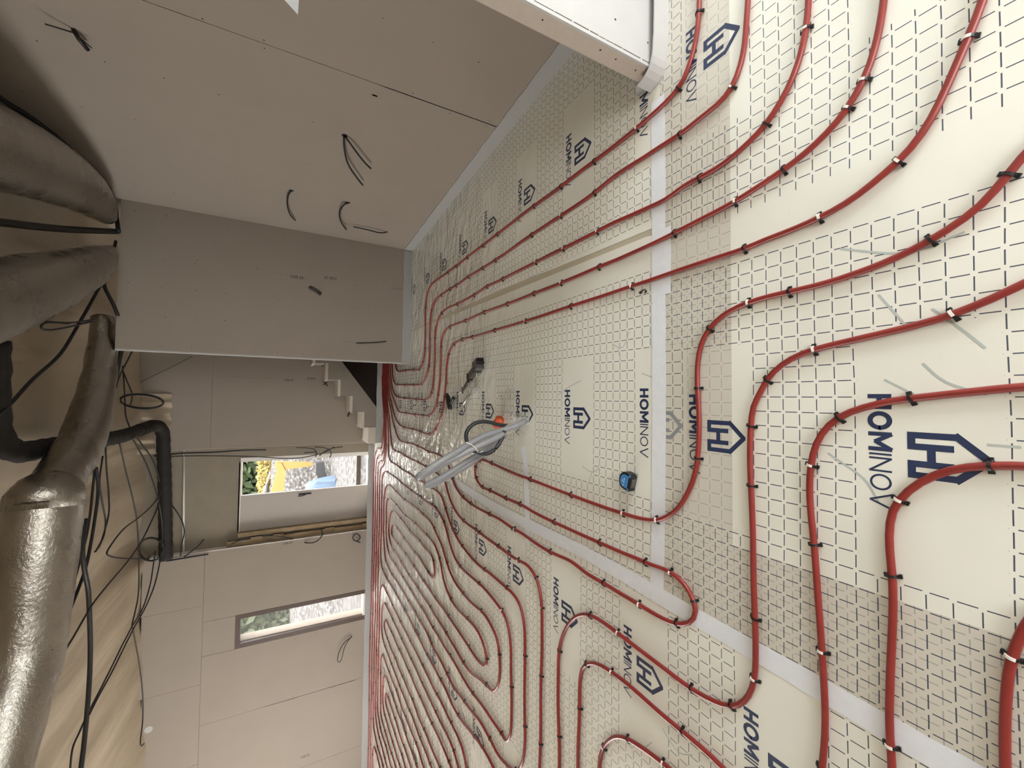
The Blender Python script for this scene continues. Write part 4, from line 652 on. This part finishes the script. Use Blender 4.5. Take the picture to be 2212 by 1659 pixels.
for key, s_ in PIPES.items():
    P = catmull([(*map(float, q.split(',')), PZ) for q in s_.split()], .03, 5)
    P = resample(P, .035)
    P = [Vector((p.x, p.y, PZ+.0012*math.sin(i*.45+len(key)))) for i, p in enumerate(P)]
    o = MB().tube(P, PR, 8).build('heating_pipe', 'pipe', None, True); tag(o, PLABEL[key], 'pipe', 'red underfloor heating pipes')
    spots = []
    if key in CLIPS:
        for q in CLIPS[key].split():
            w = q.endswith('w'); x, y = map(float, q.rstrip('w').split(','))
            i = min(range(1, len(P)-1), key=lambda k: (P[k].x-x)**2+(P[k].y-y)**2)
            spots.append((i, w))
    else:
        acc = R.uniform(.1, .4)
        for i in range(1, len(P)-1):
            acc += .035
            if acc > .48: spots.append((i, R.random() < .1)); acc = R.uniform(-.06, .12)
    for i, w in spots:
        d = P[i+1]-P[i-1]; c = link('clip', CLIP[1 if w else 0], o); c.location = P[i]; c.rotation_euler = (0, 0, math.atan2(d.y, d.x)+R.uniform(-.2, .2))

# ================================================================ DUCTS AND CABLES OVERHEAD
def duct(key, label, mat='foil', seg=22, flat=1.0, rough=.03, ribs=False):
    A = [tuple(map(float, q.split(','))) for q in DUCTS[key].split()]
    P = catmull([a[:3] for a in A], .06, 3); n = len(P); m = len(A)
    cum = [0]
    for a, c in zip(A[:-1], A[1:]): cum.append(cum[-1]+math.dist(a[:3], c[:3]))
    L = 0; rad = []
    for i, p in enumerate(P):
        if i: L += (P[i]-P[i-1]).length
        s_ = min(L/max(1e-6, sum((P[j]-P[j-1]).length for j in range(1, n)) if i == -1 else cum[-1]), 1)*cum[-1]
        k = 0
        while k < m-2 and cum[k+1] < s_: k += 1
        f_ = (s_-cum[k])/max(1e-6, cum[k+1]-cum[k]); rad.append(A[k][3]+(A[k+1][3]-A[k][3])*max(0, min(1, f_)))
    if ribs: rad = [r_*(1+.06*math.sin(i*2.1)) for i, r_ in enumerate(rad)]
    b_ = MB().tube(P, rad, seg, flat=flat)
    if rough:
        for i, v in enumerate(b_.v):
            j = rough*(math.sin(v[0]*23+v[1]*9)*.4+math.sin(v[1]*31+v[2]*17)*.4+R.uniform(-.1, .1)); b_.v[i] = (v[0]+j*.5, v[1]+j*.3, v[2]+j*.7)
    return b_, P, rad
dl = empty('foil_duct', 'big crumpled silver foil duct bending under the ceiling towards the partition', 'duct', (-.8, 4.28, 2.98))
b_, P, rd = duct('left', '', rough=.008); o = b_.build('duct_section', 'foil', dl, True); o.matrix_parent_inverse = Matrix.Translation((.8, -4.28, -2.98))
b_, P2, rd2 = duct('left2', '', rough=.009, flat=.78); o = b_.build('duct_section', 'foil', dl, True); o.matrix_parent_inverse = Matrix.Translation((.8, -4.28, -2.98))
o = MB().tube([P[-1]-(P[-1]-P[-2]).normalized()*.05, P[-1], P2[1], P2[2]], [.208, .212, .205, .19], 22).build('seam_collar', 'foil', dl, True); o.matrix_parent_inverse = Matrix.Translation((.8, -4.28, -2.98))
for k, lb in (('mid', 'silver foil duct squeezed over the partition beside the black cable bundle'), ('right', 'silver foil duct running along the top of the long side wall')):
    b_, _, _ = duct(k, '', rough=.007, flat=.92); tag(b_.build('foil_duct', 'foil', None, True), lb, 'duct')
A = DUCTS['dark'].split(); b_, _, _ = duct('dark', '', seg=14, rough=.006, ribs=True)
tag(b_.build('insulated_pipe', 'darkpipe', None, True), 'dark corrugated pipe running from overhead towards the far wall', 'pipe')
P = catmull([(-.51, 7.52, 3.25), (-.49, 7.75, 3.22), (-.46, 7.92, 3.14), (-.55, 7.97, 3.08), (-.8, 7.97, 3.06), (-1.1, 7.97, 3.04), (-1.74, 7.97, 3.01), (-2.47, 7.97, 2.98)], .05, 2)
tag(MB().tube(P, [.085*(1+.05*math.sin(i*2.1)) for i in range(len(P))], 14).build('insulated_pipe', 'darkpipe', None, True), 'dark corrugated pipe fixed crosswise high above the door', 'pipe')
tag(MB().tube([(-.88, 8.19, 2.85), (-1.7, 8.19, 2.83), (-2.47, 8.19, 2.81)], .014, 8).build('white_rail', 'pvc_white', None, True), 'thin white rail fixed crosswise above the door', 'rail')

def cable(label, parts, cat='cable'):
    A = [[tuple(map(float, q.split(','))) for q in CABLES[k][1].split()] for k in parts]
    base = Vector(A[0][0])
    def one(k, a, par, nm):
        P = catmull(a, .03, 2); o = MB().tube(P, CABLES[k][0], 7).build(nm, 'wire' if 'wire' in k else 'cable', par, True)
        if par: o.matrix_parent_inverse = Matrix.Translation(-base)
        return o
    if len(parts) == 1: return tag(one(parts[0], A[0], None, 'electric_cable'), label, cat)
    e = empty('electric_cable', label, cat, base)
    for k, a in zip(parts, A): one(k, a, e, 'bare_wire' if 'wire' in k else 'cable_strand')
    return e
for lb, pk in (('black cable sleeve squeezed between side wall and silver duct', ['side_sleeve']), ('thick black cable bundle between the two silver ducts', ['thick_bundle']),
 ('long black cable slanting across the ceiling from the partition top', ['long_tube']), ('black cable with a small coil hanging in front of the middle duct', ['loop_lead', 'loop_lead_coil']),
 ('short drooping black sleeve on the partition top edge', ['drooping_sleeve']), ('bundle of black cables behind the partition end', ['corner_bundle', 'corner_lead1']), ('black cable dropping behind the big foil duct by the stair wall', ['corner_lead2']),
 ('thin black cable curving down beside the stair wall top', ['corner_lead3']), ('black cable looped in a flat oval by the stair wall', ['coil_hang']), ('coiled black cable ring above the door corner', ['coil_ring']),
 ('black cable running along the ceiling above the narrow window', ['ceiling_a', 'ceiling_a2']), ('black cable bowing beside the big duct, outer one', ['ceiling_b']), ('black cable bowing beside the big duct, inner one', ['ceiling_c']),
 ('two black cables running along the edge of the big duct', ['ceiling_d', 'ceiling_e']), ('black cable in a wide slack loop above the door', ['ceiling_f']), ('black cable slanting from the crosswise dark pipe under the big duct', ['ceiling_g']),
 ('pair of black cables slanting down from the coiled ring', ['ceiling_h', 'ceiling_i']), ('thick black conduit hanging along the ceiling at the left', ['thick_near']), ('thick black conduit coming out under the big duct at the left', ['thick_near2']),
 ('pair of black cables reaching the crosswise dark pipe', ['ceiling_j', 'ceiling_k']), ('black cables running down beside the door jamb', ['door_top_a', 'door_top_b']), ('tangle of black cable ends beside the door jamb', ['door_bunch_a', 'door_bunch_b', 'door_bunch_c', 'door_bunch_d']),
 ('black cable hanging from the pipe above the closed door leaf', ['door_left_a']), ('black cables at the lining corner left of the door', ['door_left_b', 'door_left_d']), ('black cable in the gap left of the door leaf', ['door_left_c']),
 ('black cable bowed out of a hole left of the door', ['lining_plug']), ('small black cable ring low on the wall left of the door', ['lining_ring']), ('thin black cable loop left of the narrow window', ['lining_loop']),
 ('two black cables hanging from one hole in the side wall', ['side_a', 'side_a2']), ('upper short black cable near the side wall corner', ['side_b']), ('curved black cable with bare end near the side wall corner', ['side_c']),
 ('low black cable bent up from the side wall with bare wires', ['side_d', 'side_d_wire']), ('short double cable stub below the board print on the partition', ['part_a', 'part_a2']), ('low black cable with bare wire on the partition', ['part_b', 'part_b_wire']),
 ('black cable ends above the top visible stair', ['stair_a', 'stair_a2']), ('short black cable stub on the stair wall', ['stair_b', 'stair_b2']), ('black cable stub at the middle stair tread', ['stair_c']), ('thin line slanting across the stair wall', ['stair_line'])):
    cable(lb, pk)

# ================================================================ STAIRS
st = empty('concrete_staircase', 'rendered staircase rising to the right behind the partition', 'stairs', (-.8, 7.4, 0))
G_, RS = .266, .193; x0 = -.80; prof = [(x0, 0), (x0, .10)]
for k in range(10):
    xa = x0+G_*k; z = .10+RS*k
    prof += [(xa, z), (xa+G_, z)]
prof = prof[:1]+prof[2:]
xe, ze = prof[-1]
prof += [(xe, ze-.30), (.576, .671), (-.257, .045), (-.257, 0)]
m = MB().prism(prof, 'y', 7.402, 8.075); m.build('stair_body', 'stair', st).matrix_parent_inverse = Matrix.Translation((.8, -7.4, 0))
for k in range(10):
    xa = x0+G_*k; z = .10+RS*k; m = MB(); m.box((xa-.012, 7.396, z), (xa+G_, 8.07, z+(.12 if k == 0 else .04))); m.build('tread', 'tread', st).matrix_parent_inverse = Matrix.Translation((.8, -7.4, 0))

m = MB(); m.prism([(-.24, .0), (1.9, .0), (1.9, 1.5), (.55, .62)], 'y', 7.62, 7.64); m.build('under_stair_shade', plain('dark_shade_sheet', (58, 48, 42), .8, .1), st).matrix_parent_inverse = Matrix.Translation((.8, -7.4, 0))  # added dark sheet that paints in the shade of the void under the steps

# ================================================================ THINGS ON THE FLOOR
def px(x, y): return ((1106-x)/FPX, (829.5-y)/FPX)
# tape measure
tm = empty('tape_measure', 'blue and black tape measure lying on the film', 'tape measure', (-.388, 1.488, .0015)); tm.rotation_euler = (0, 0, math.radians(-14))
def dshape(w, d, n=10):
    pts = [(-w, -d), (w, -d), (w, d*.1)]+[(w*math.cos(a), d*.1+d*.95*math.sin(a)) for a in [math.pi*i/n for i in range(1, n)]]+[(-w, d*.1)]
    return pts
m = MB().prism(dshape(.041, .036), 'z', 0, .044); bo = m.build('case', 'black', tm)
bv = bo.modifiers.new('bevel', 'BEVEL'); bv.width = .004; bv.segments = 2
m = MB().prism(dshape(.030, .024), 'z', .0435, .047); cp = m.build('face_plate', 'blue', tm); bv = cp.modifiers.new('bevel', 'BEVEL'); bv.width = .0015; bv.segments = 2
m = MB()
for i, (u, L) in enumerate(((.004, .014), (-.008, .012), (-.022, .010))): m.box((u, -.004, .0469), (u+L*.72, .001, .0473))
m.box((-.010, .008, .0469), (.004, .0115, .0473)); m.build('white_print', 'pvc_white', tm)
for sx in (-1, 1): m = MB(); m.box((sx*.034-.006, -.034, .040), (sx*.034+.006, -.026, .0462)); m.build('corner_pad', 'blue', tm)
m = MB(); m.box((-.02, -.0395, .006), (.02, -.036, .036)); m.box((-.016, -.041, .028), (.016, -.0395, .034)); m.build('belt_clip', 'toolgrey', tm)
m = MB(); m.box((.038, -.040, .006), (.046, -.030, .016)); m.build('hook_tab', 'chrome', tm)

# clip tacker lying on the film: points traced on the floor plane
tk = empty('clip_tacker', 'black and steel pipe clip tacker lying beside the grey conduits', 'tool', (.19, 3.35, 0))
def K(o): o.matrix_parent_inverse = Matrix.Translation((-.19, -3.35, 0)); return o
head, body, rod1, grip = Vector((.272, 3.21, .045)), Vector((.20, 3.37, .04)), Vector((-.005, 3.80, .04)), Vector((-.06, 3.93, .04))
ax = (body-head).normalized(); sd = Vector((ax.y, -ax.x, 0))
def obox(m, c, L, W, H): 
    q = [c+ax*(sx*L/2)+sd*(sy*W/2)+Vector((0, 0, sz*H/2)) for sz in (-1, 1) for sx, sy in ((-1, -1), (1, -1), (1, 1), (-1, 1))]
    return m.add(q, [(3,2,1,0),(4,5,6,7),(0,1,5,4),(1,2,6,5),(2,3,7,6),(3,0,4,7)])
K(obox(MB(), head, .06, .085, .07).build('head', 'toolgrey', tk)); K(obox(MB(), head-ax*.042, .03, .02, .06).build('nose', 'black', tk)); K(obox(MB(), head-ax*.04+sd*.03, .03, .02, .06).build('nose', 'black', tk)); K(obox(MB(), head+ax*.04, .02, .09, .07).build('collar', 'black', tk))
K(obox(MB(), body-ax*.03, .15, .055, .035).build('body', 'toolgrey', tk)); K(obox(MB(), body+ax*.05, .015, .065, .045).build('body_cap', 'black', tk))
K(MB().tube([body+ax*.05-sd*.015, body+ax*.26-sd*.03], .012, 8).build('grip_sleeve', 'black', tk, True))
K(MB().tube([body+ax*.26-sd*.03, rod1], .006, 8).build('rod', 'chrome', tk, True))
K(MB().tube([body+ax*.27-sd*.06, body+ax*.27+sd*.0], .006, 6).build('stop_pin', 'black', tk, True))
gd = Vector((.55, .84, 0)).normalized()
gc = grip
m = MB(); g_ax = (grip-rod1).normalized(); m.tube(catmull([rod1, gc-gd*.02, gc+gd*.02+Vector((.02, .03, 0))], .02, 1), .016, 8)
m.tube([gc+Vector((-.05, -.05, 0)), gc+Vector((-.045, -.02, 0)), gc, gc+Vector((.06, .05, 0)), gc+Vector((.09, .07, 0))], [.018, .03, .034, .03, .018], 10, flat=.75); K(m.build('handle', 'black', tk, True))
for a, c in ((body+ax*.11+sd*.04, Vector((.025, 3.41, .05))), (Vector((.025, 3.41, .05)), Vector((.10, 3.24, .05))), (Vector((.245, 3.24, .05)), Vector((.10, 3.25, .045))), (Vector((.10, 3.25, .045)), Vector((.03, 3.40, .05)))):
    K(MB().tube([a, c], .007, 6).build('guide_rod', 'chrome', tk, True))
K(MB().tube([Vector((.03, 3.40, .045)), Vector((-.155, 3.70, .035))], .011, 8).build('magazine_rod', 'chrome', tk, True))
K(MB().tube([Vector((-.005, 3.46, .02)), Vector((.05, 3.34, .02)), Vector((.07, 3.29, .02))], .02, 8).build('foot', 'clear', tk, True))

# grey conduits bundled upright out of the floor
def onY(x, y, Yp):
    d = F+UU*((1106-x)/FPX)+RR*((829.5-y)/FPX); t_ = Yp/d.y; return Vector((0, 0, HGT))+d*t_
def Zm(s_, Yp): return [onY(880+a/7.373, 860+b/7.373, Yp+i*0) for i, (a, b) in enumerate([tuple(map(float, q.split(','))) for q in s_.split()])]
cb = empty('conduit_bundle', 'tied bundle of grey conduits folded upright out of the floor', 'conduit', (-.17, 2.5, 0))
def KB(o): o.matrix_parent_inverse = Matrix.Translation((.17, -2.5, 0)); return o
base = Vector((-.17, 2.5, .0))
for i, (s_, yy) in enumerate((('1830,400 1600,500 1500,530 1200,620 950,755 700,890 450,1035 260,1175 165,1255 160,1300 260,1250 520,1090 850,900 1100,765 1330,655 1530,560', 2.43),
                  ('1800,420 1600,550 1480,680 1280,800 1050,930 800,1080 560,1245 390,1355 290,1405 310,1435 430,1370 700,1210 950,1050 1150,905 1420,730', 2.6))):
    P = Zm(s_, yy); P = [Vector((p.x, p.y+.025*math.sin(j*.8+i), p.z)) for j, p in enumerate(P)]
    P = [base+Vector((.012*(i-1), .012*(i-1), .0)), base+(P[0]-base)*.5+Vector((.02, .015*(i-1), 0))]+P
    KB(MB().tube(catmull(P, .03, 2), .0200, 10).build('grey_conduit', 'grey_conduit', cb, True))
P = [base]+Zm('1850,375 1750,425 1640,485 1540,545', 2.47)
KB(MB().tube(catmull(P, .02, 2), [.03+.006*math.sin(i*.9) for i in range(len(catmull(P, .02, 2)))], 12).build('wrapped_sleeve', plain('pale_wrap', (172, 168, 154), .5, .12, 20, .3), cb, True))
P = [base, base+Vector((.0, 0, .06))]+Zm('1750,425 1600,440 1450,425 1300,380 1180,370 1060,405 970,480 930,570 930,650 960,730', 2.58)+Zm('1010,810 1080,865 1160,890 1240,893 1330,865 1410,800 1470,710 1520,610 1550,520', 2.41)
KB(MB().tube(catmull(P, .02, 4), .0135, 9).build('dark_conduit', 'dark_conduit', cb, True))
P = Zm('930,705 1010,735 1070,780 1110,830 1120,870 1160,865 1210,845', 2.39); KB(MB().tube(catmull(P, .02, 1), .003, 6).build('white_tie', 'pvc_white', cb, True))
# clear plastic gathered round the foot
cw = MB(); nn = 14; rings = []
for j, (rr, zz) in enumerate(((.075, .004), (.045, .03), (.036, .07), (.05, .10))):
    for k in range(nn):
        a = 2*math.pi*k/nn; q = rr*(1+R.uniform(-.22, .22)); rings.append((-.17+q*math.cos(a), 2.5+q*math.sin(a), zz*(1+R.uniform(-.2, .2))))
fs = [(j*nn+k, j*nn+(k+1) % nn, (j+1)*nn+(k+1) % nn, (j+1)*nn+k) for j in range(3) for k in range(nn)]
tag(cw.add(rings, fs).build('plastic_wrap', 'clear', None, True), 'clear crumpled plastic gathered round the foot of the conduits', 'plastic wrap')
fl2 = MB(); pts = []
for j in range(6):
    for k in range(6): pts.append((-.14+.20*j/5+R.uniform(-.04, .04), 2.60+.22*k/5+R.uniform(-.04, .04), .006+R.uniform(0, .035)))
fl2.add(pts, [(a, a+6, a+7, a+1) for j in range(5) for k in range(5) for a in [j*6+k]])
tag(fl2.build('plastic_scrap', 'clear', None, True), 'loose crumpled clear plastic on the film behind the conduits', 'plastic scrap')
m = MB(); m.tube([(-.16, 2.83, .03), (-.20, 2.86, .03)], .035, 12); m.tube([(-.20, 2.86, .03), (-.215, 2.872, .03)], .045, 12)
tag(m.build('orange_cap', 'orange', None, True), 'orange plastic cap lying behind the conduit bundle', 'cap')
# spare clips lying about
for (x, y, a, lb) in ((-.112, 5.27, .4, 'loose black clip lying inside the pipe turns behind the tacker'), (-.12, 4.72, 1.3, 'loose black clip group lying in front of the first one'), (.50, 1.395, .6, 'loose black clip beside the fifth pipe at the crosswise tape'), (-.93, 2.62, 1.2, 'loose black clip on the long white tape')):
    o = link('pipe_clip', CLIP[0]); o.location = (x, y, .0155); o.rotation_euler = (math.radians(75), 0, a); tag(o, lb, 'clip')

# paper on the side wall, cut by the upper frame edge; dark anchor high on the wall
pq = [(2.12, 1.45), (2.488, 1.46), (2.36, 1.60), (2.12, 1.80)]
m = MB(); m.add([(side(y, .003).x, y, z) for y, z in pq]+[(side(y, .002).x, y, z) for y, z in pq], [(0, 1, 2, 3), (7, 6, 5, 4)])
tag(m.build('paper_sheet', 'tape'), 'white paper sheet fixed to the side wall at the upper frame edge', 'paper')
q = side(3.19, .01); m = MB()
m.tube([(q.x+.008, 3.19, 2.57), (q.x-.03, 3.20, 2.55), (q.x-.04, 3.26, 2.53)], .012, 7); m.tube([(q.x-.01, 3.19, 2.57), (q.x-.05, 3.13, 2.66)], .004, 5); m.tube([(q.x-.01, 3.2, 2.56), (q.x-.05, 3.22, 2.50)], .004, 5)
tag(m.build('wall_anchor', 'black', None, True), 'small dark cable end sticking out high on the side wall', 'cable end')
m = MB()
for (y, z) in ((3.449, 1.112), (4.589, 1.47), (4.589, .957)): qq = side(y, .0005); m.disc((qq.x, y, z), (-1, 0, 0), .022, .001, 14)
m.build('cable_hole', 'black', wr)

# ================================================================ OUTSIDE
def gravel(name, c0, c1):
    t = NT(name); n1 = t.noise(9, 5, .7); n2 = t.noise(3, 3, .5); vo = t.node('ShaderNodeTexVoronoi'); vo.inputs['Scale'].default_value = 9; t.l.new(t.coord(), vo.inputs['Vector'])
    t.set(t.mix(t.M('MULTIPLY', vo.outputs['Distance'], 1.3), t.ramp(n1, [(.38, lin(*c0)), (.62, lin(*c1))]), lin(52, 50, 48)), .95); t.bump(t.M('ADD', n1, vo.outputs['Distance']), 1.0, .08); return t.m
MT['gravel'] = gravel('pale_gravel', (38, 36, 35), (134, 132, 129))
vs = []; fs = []; nx, ny = 60, 50
for j in range(ny+1):
    for i in range(nx+1):
        x = -16+24*i/nx; y = 8.5+22*j/ny
        z = -.06+.03*R.uniform(-1, 1) if y > 9.4 else .06
        u = max(0, min(1, (y-17.2)/2.6)); z += 2.0*u*u*(3-2*u)+R.uniform(-.05, .05)*(u > 0)
        if x < -5: 
            u2 = max(0, min(1, (y-11.5)/4)); z = max(z, -.06+1.2*u2*u2*(3-2*u2)+R.uniform(-.04, .04))
        vs.append((x, y, z))
for j in range(ny):
    for i in range(nx): a = j*(nx+1)+i; fs.append((a, a+1, a+nx+2, a+nx+1))
struct(MB().add(vs, fs).build('ground_outside', 'gravel', None, False), 'pale gravel yard rising into a bank outside the door', 'ground')
m = MB(); m.box((-2.4, 9.2, -.08), (-.6, 9.3, .14)); tag(m.build('timber_beam', 'beam'), 'weathered beam lying across the yard just outside the door', 'beam')

LEAF = {}
def leafmat(n, a, c):
    t = NT(n); t.set(t.mix(t.noise(5, 3), lin(*a), lin(*c)), .6); return t.m
LEAF['green'] = leafmat('green_leaves', (26, 36, 21), (66, 79, 48)); LEAF['yellow'] = leafmat('yellow_leaves', (92, 76, 22), (128, 110, 42)); LEAF['bark'] = plain('bark', (92, 78, 64), .9, .2)
def bush(c, rx, ry, rz, n, mat, label, sz=.12, cat='tree'):
    e = empty('leafy_tree' if cat == 'tree' else 'leafy_shrub', label, cat, (c[0], c[1], c[2]-rz))
    b_ = MB(); r_ = random.Random(int(c[0]*100))
    for _ in range(n):
        a = r_.uniform(0, 2*math.pi); u = r_.uniform(-1, 1); q = math.sqrt(1-u*u); k = r_.uniform(.55, 1.0)
        p = Vector((rx*q*math.cos(a)*k, ry*q*math.sin(a)*k, rz*u*k+rz)); d1_ = Vector((r_.uniform(-1, 1), r_.uniform(-1, 1), r_.uniform(-1, 1))).normalized()
        d2_ = d1_.orthogonal().normalized(); s_ = sz*r_.uniform(.6, 1.4); b_.add([p-d1_*s_, p+d2_*s_*.5, p+d1_*s_, p-d2_*s_*.5], [(0, 1, 2, 3)])
    stuff(b_.build('foliage', LEAF[mat], e)); MB().tube([(0, 0, -.4), (0.03, 0, rz*.6), (0, .03, rz*1.4)], [.09, .07, .03], 7).build('stem', LEAF['bark'], e)
bush((-4.2, 25.5, 5.0), 3.6, 1.6, 3.4, 4200, 'green', 'green tree seen above the bank through the open door half', .27)
bush((-3.45, 21.3, 2.18), 1.3, .6, .36, 1300, 'yellow', 'yellow flowering shrub on the bank behind the excavator', .07, 'shrub')
bush((-9.2, 17.6, 2.9), 2.4, 1.2, 2.2, 3600, 'green', 'green bush seen through the upper half of the narrow window', .17)
bush((-10.6, 22.5, 4.6), 3.2, 1.4, 3.2, 1800, 'green', 'tall green tree behind the bush outside the window', .15)

# excavator
EY = 17.0; ex = empty('excavator', 'orange-yellow excavator arm reaching across the yard outside the door', 'excavator', (-5.2, EY, 0))
def KE(o): o.matrix_parent_inverse = Matrix.Translation((5.2, -EY, 0)); return o
def e3(x, y): return onY(x, y, EY)
el = e3(600, 1006)
KE(MB().prism([(el.x+.08, el.z+.02), (el.x+.12, el.z-.10), (el.x-.2, el.z-.26), (el.x-1.1, el.z-.20), (-4.5, .75), (-4.75, .85), (el.x-1.1, el.z+.22), (el.x-.25, el.z+.06)], 'y', EY-.11, EY+.11).build('boom', 'yellow', ex))
s1 = e3(675, 1003)
KE(MB().prism([(el.x+.16, el.z+.05), (el.x-.06, el.z+.10), (el.x-.16, el.z-.1), (s1.x-.05, s1.z), (s1.x+.08, s1.z)], 'y', EY-.07, EY+.07).build('dipper_arm', 'yellow', ex))
KE(MB().tube([(el.x-.2, EY, el.z+.22), (el.x-1.0, EY, el.z+.42)], .035, 8).build('cylinder_rod', 'chrome', ex, True)); KE(MB().tube([(el.x-.6, EY, el.z+.3), (el.x-1.5, EY, el.z+.36)], .06, 8).build('hydraulic_cylinder', 'rubber', ex, True))
h0 = e3(690, 1002); h1 = e3(703, 1036)
KE(MB().prism([(h0.x+.05, h0.z+.12), (h0.x+.08, h0.z-.14), (h0.x-.25, h0.z-.2), (h1.x-.05, h1.z-.08), (h1.x-.1, h1.z+.2), (h0.x-.3, h0.z+.12)], 'y', EY-.16, EY+.16).build('quick_coupler', 'rubber', ex))
bm_ = MB(); bm_.box((-6.3, EY-.8, .75), (-4.7, EY+.8, 1.5)); KE(bm_.build('engine_body', 'yellow', ex))
bm_ = MB(); bm_.box((-5.6, EY-.75, 1.5), (-4.75, EY+.1, 2.5)); KE(bm_.build('cab', 'rubber', ex))
for yy in (-.75, .45): bm_ = MB(); bm_.prism([(-6.5, .1), (-6.3, -.08), (-4.4, -.08), (-4.2, .1), (-4.2, .4), (-4.4, .58), (-6.3, .58), (-6.5, .4)], 'y', EY+yy, EY+yy+.32); KE(bm_.build('track', 'rubber', ex))
bm_ = MB(); bm_.box((-5.9, EY-.4, .5), (-4.8, EY+.4, .76)); KE(bm_.build('undercarriage', 'rubber', ex))
# machine under a blue tarp
TY = 15.6; a0 = onY(655, 1036, TY); a1 = onY(711, 1070, TY)
vs = []; n1, n2 = 16, 12; x1, x0_ = a0.x+.02, a0.x-1.3; zt = a0.z; z0 = max(0.0, a1.z-.02)
for j in range(n2+1):
    for i in range(n1+1):
        u = i/n1; v_ = j/n2; ed = min(u, 1-u, v_, 1-v_); hgt_ = min(1, ed*5.5)**.5
        vs.append((x0_+(x1-x0_)*u+.03*math.sin(j*1.7), TY-.45+.9*v_+.03*math.sin(i*1.9), -.06+(zt+.06)*hgt_*(1-.12*abs(math.sin(u*7)))))
fs = [(j*(n1+1)+i, j*(n1+1)+i+1, (j+1)*(n1+1)+i+1, (j+1)*(n1+1)+i) for j in range(n2) for i in range(n1)]
tag(MB().add(vs, fs).build('covered_machine', 'tarp', None, True), 'low machine covered with a pale blue tarp on the gravel', 'tarp')
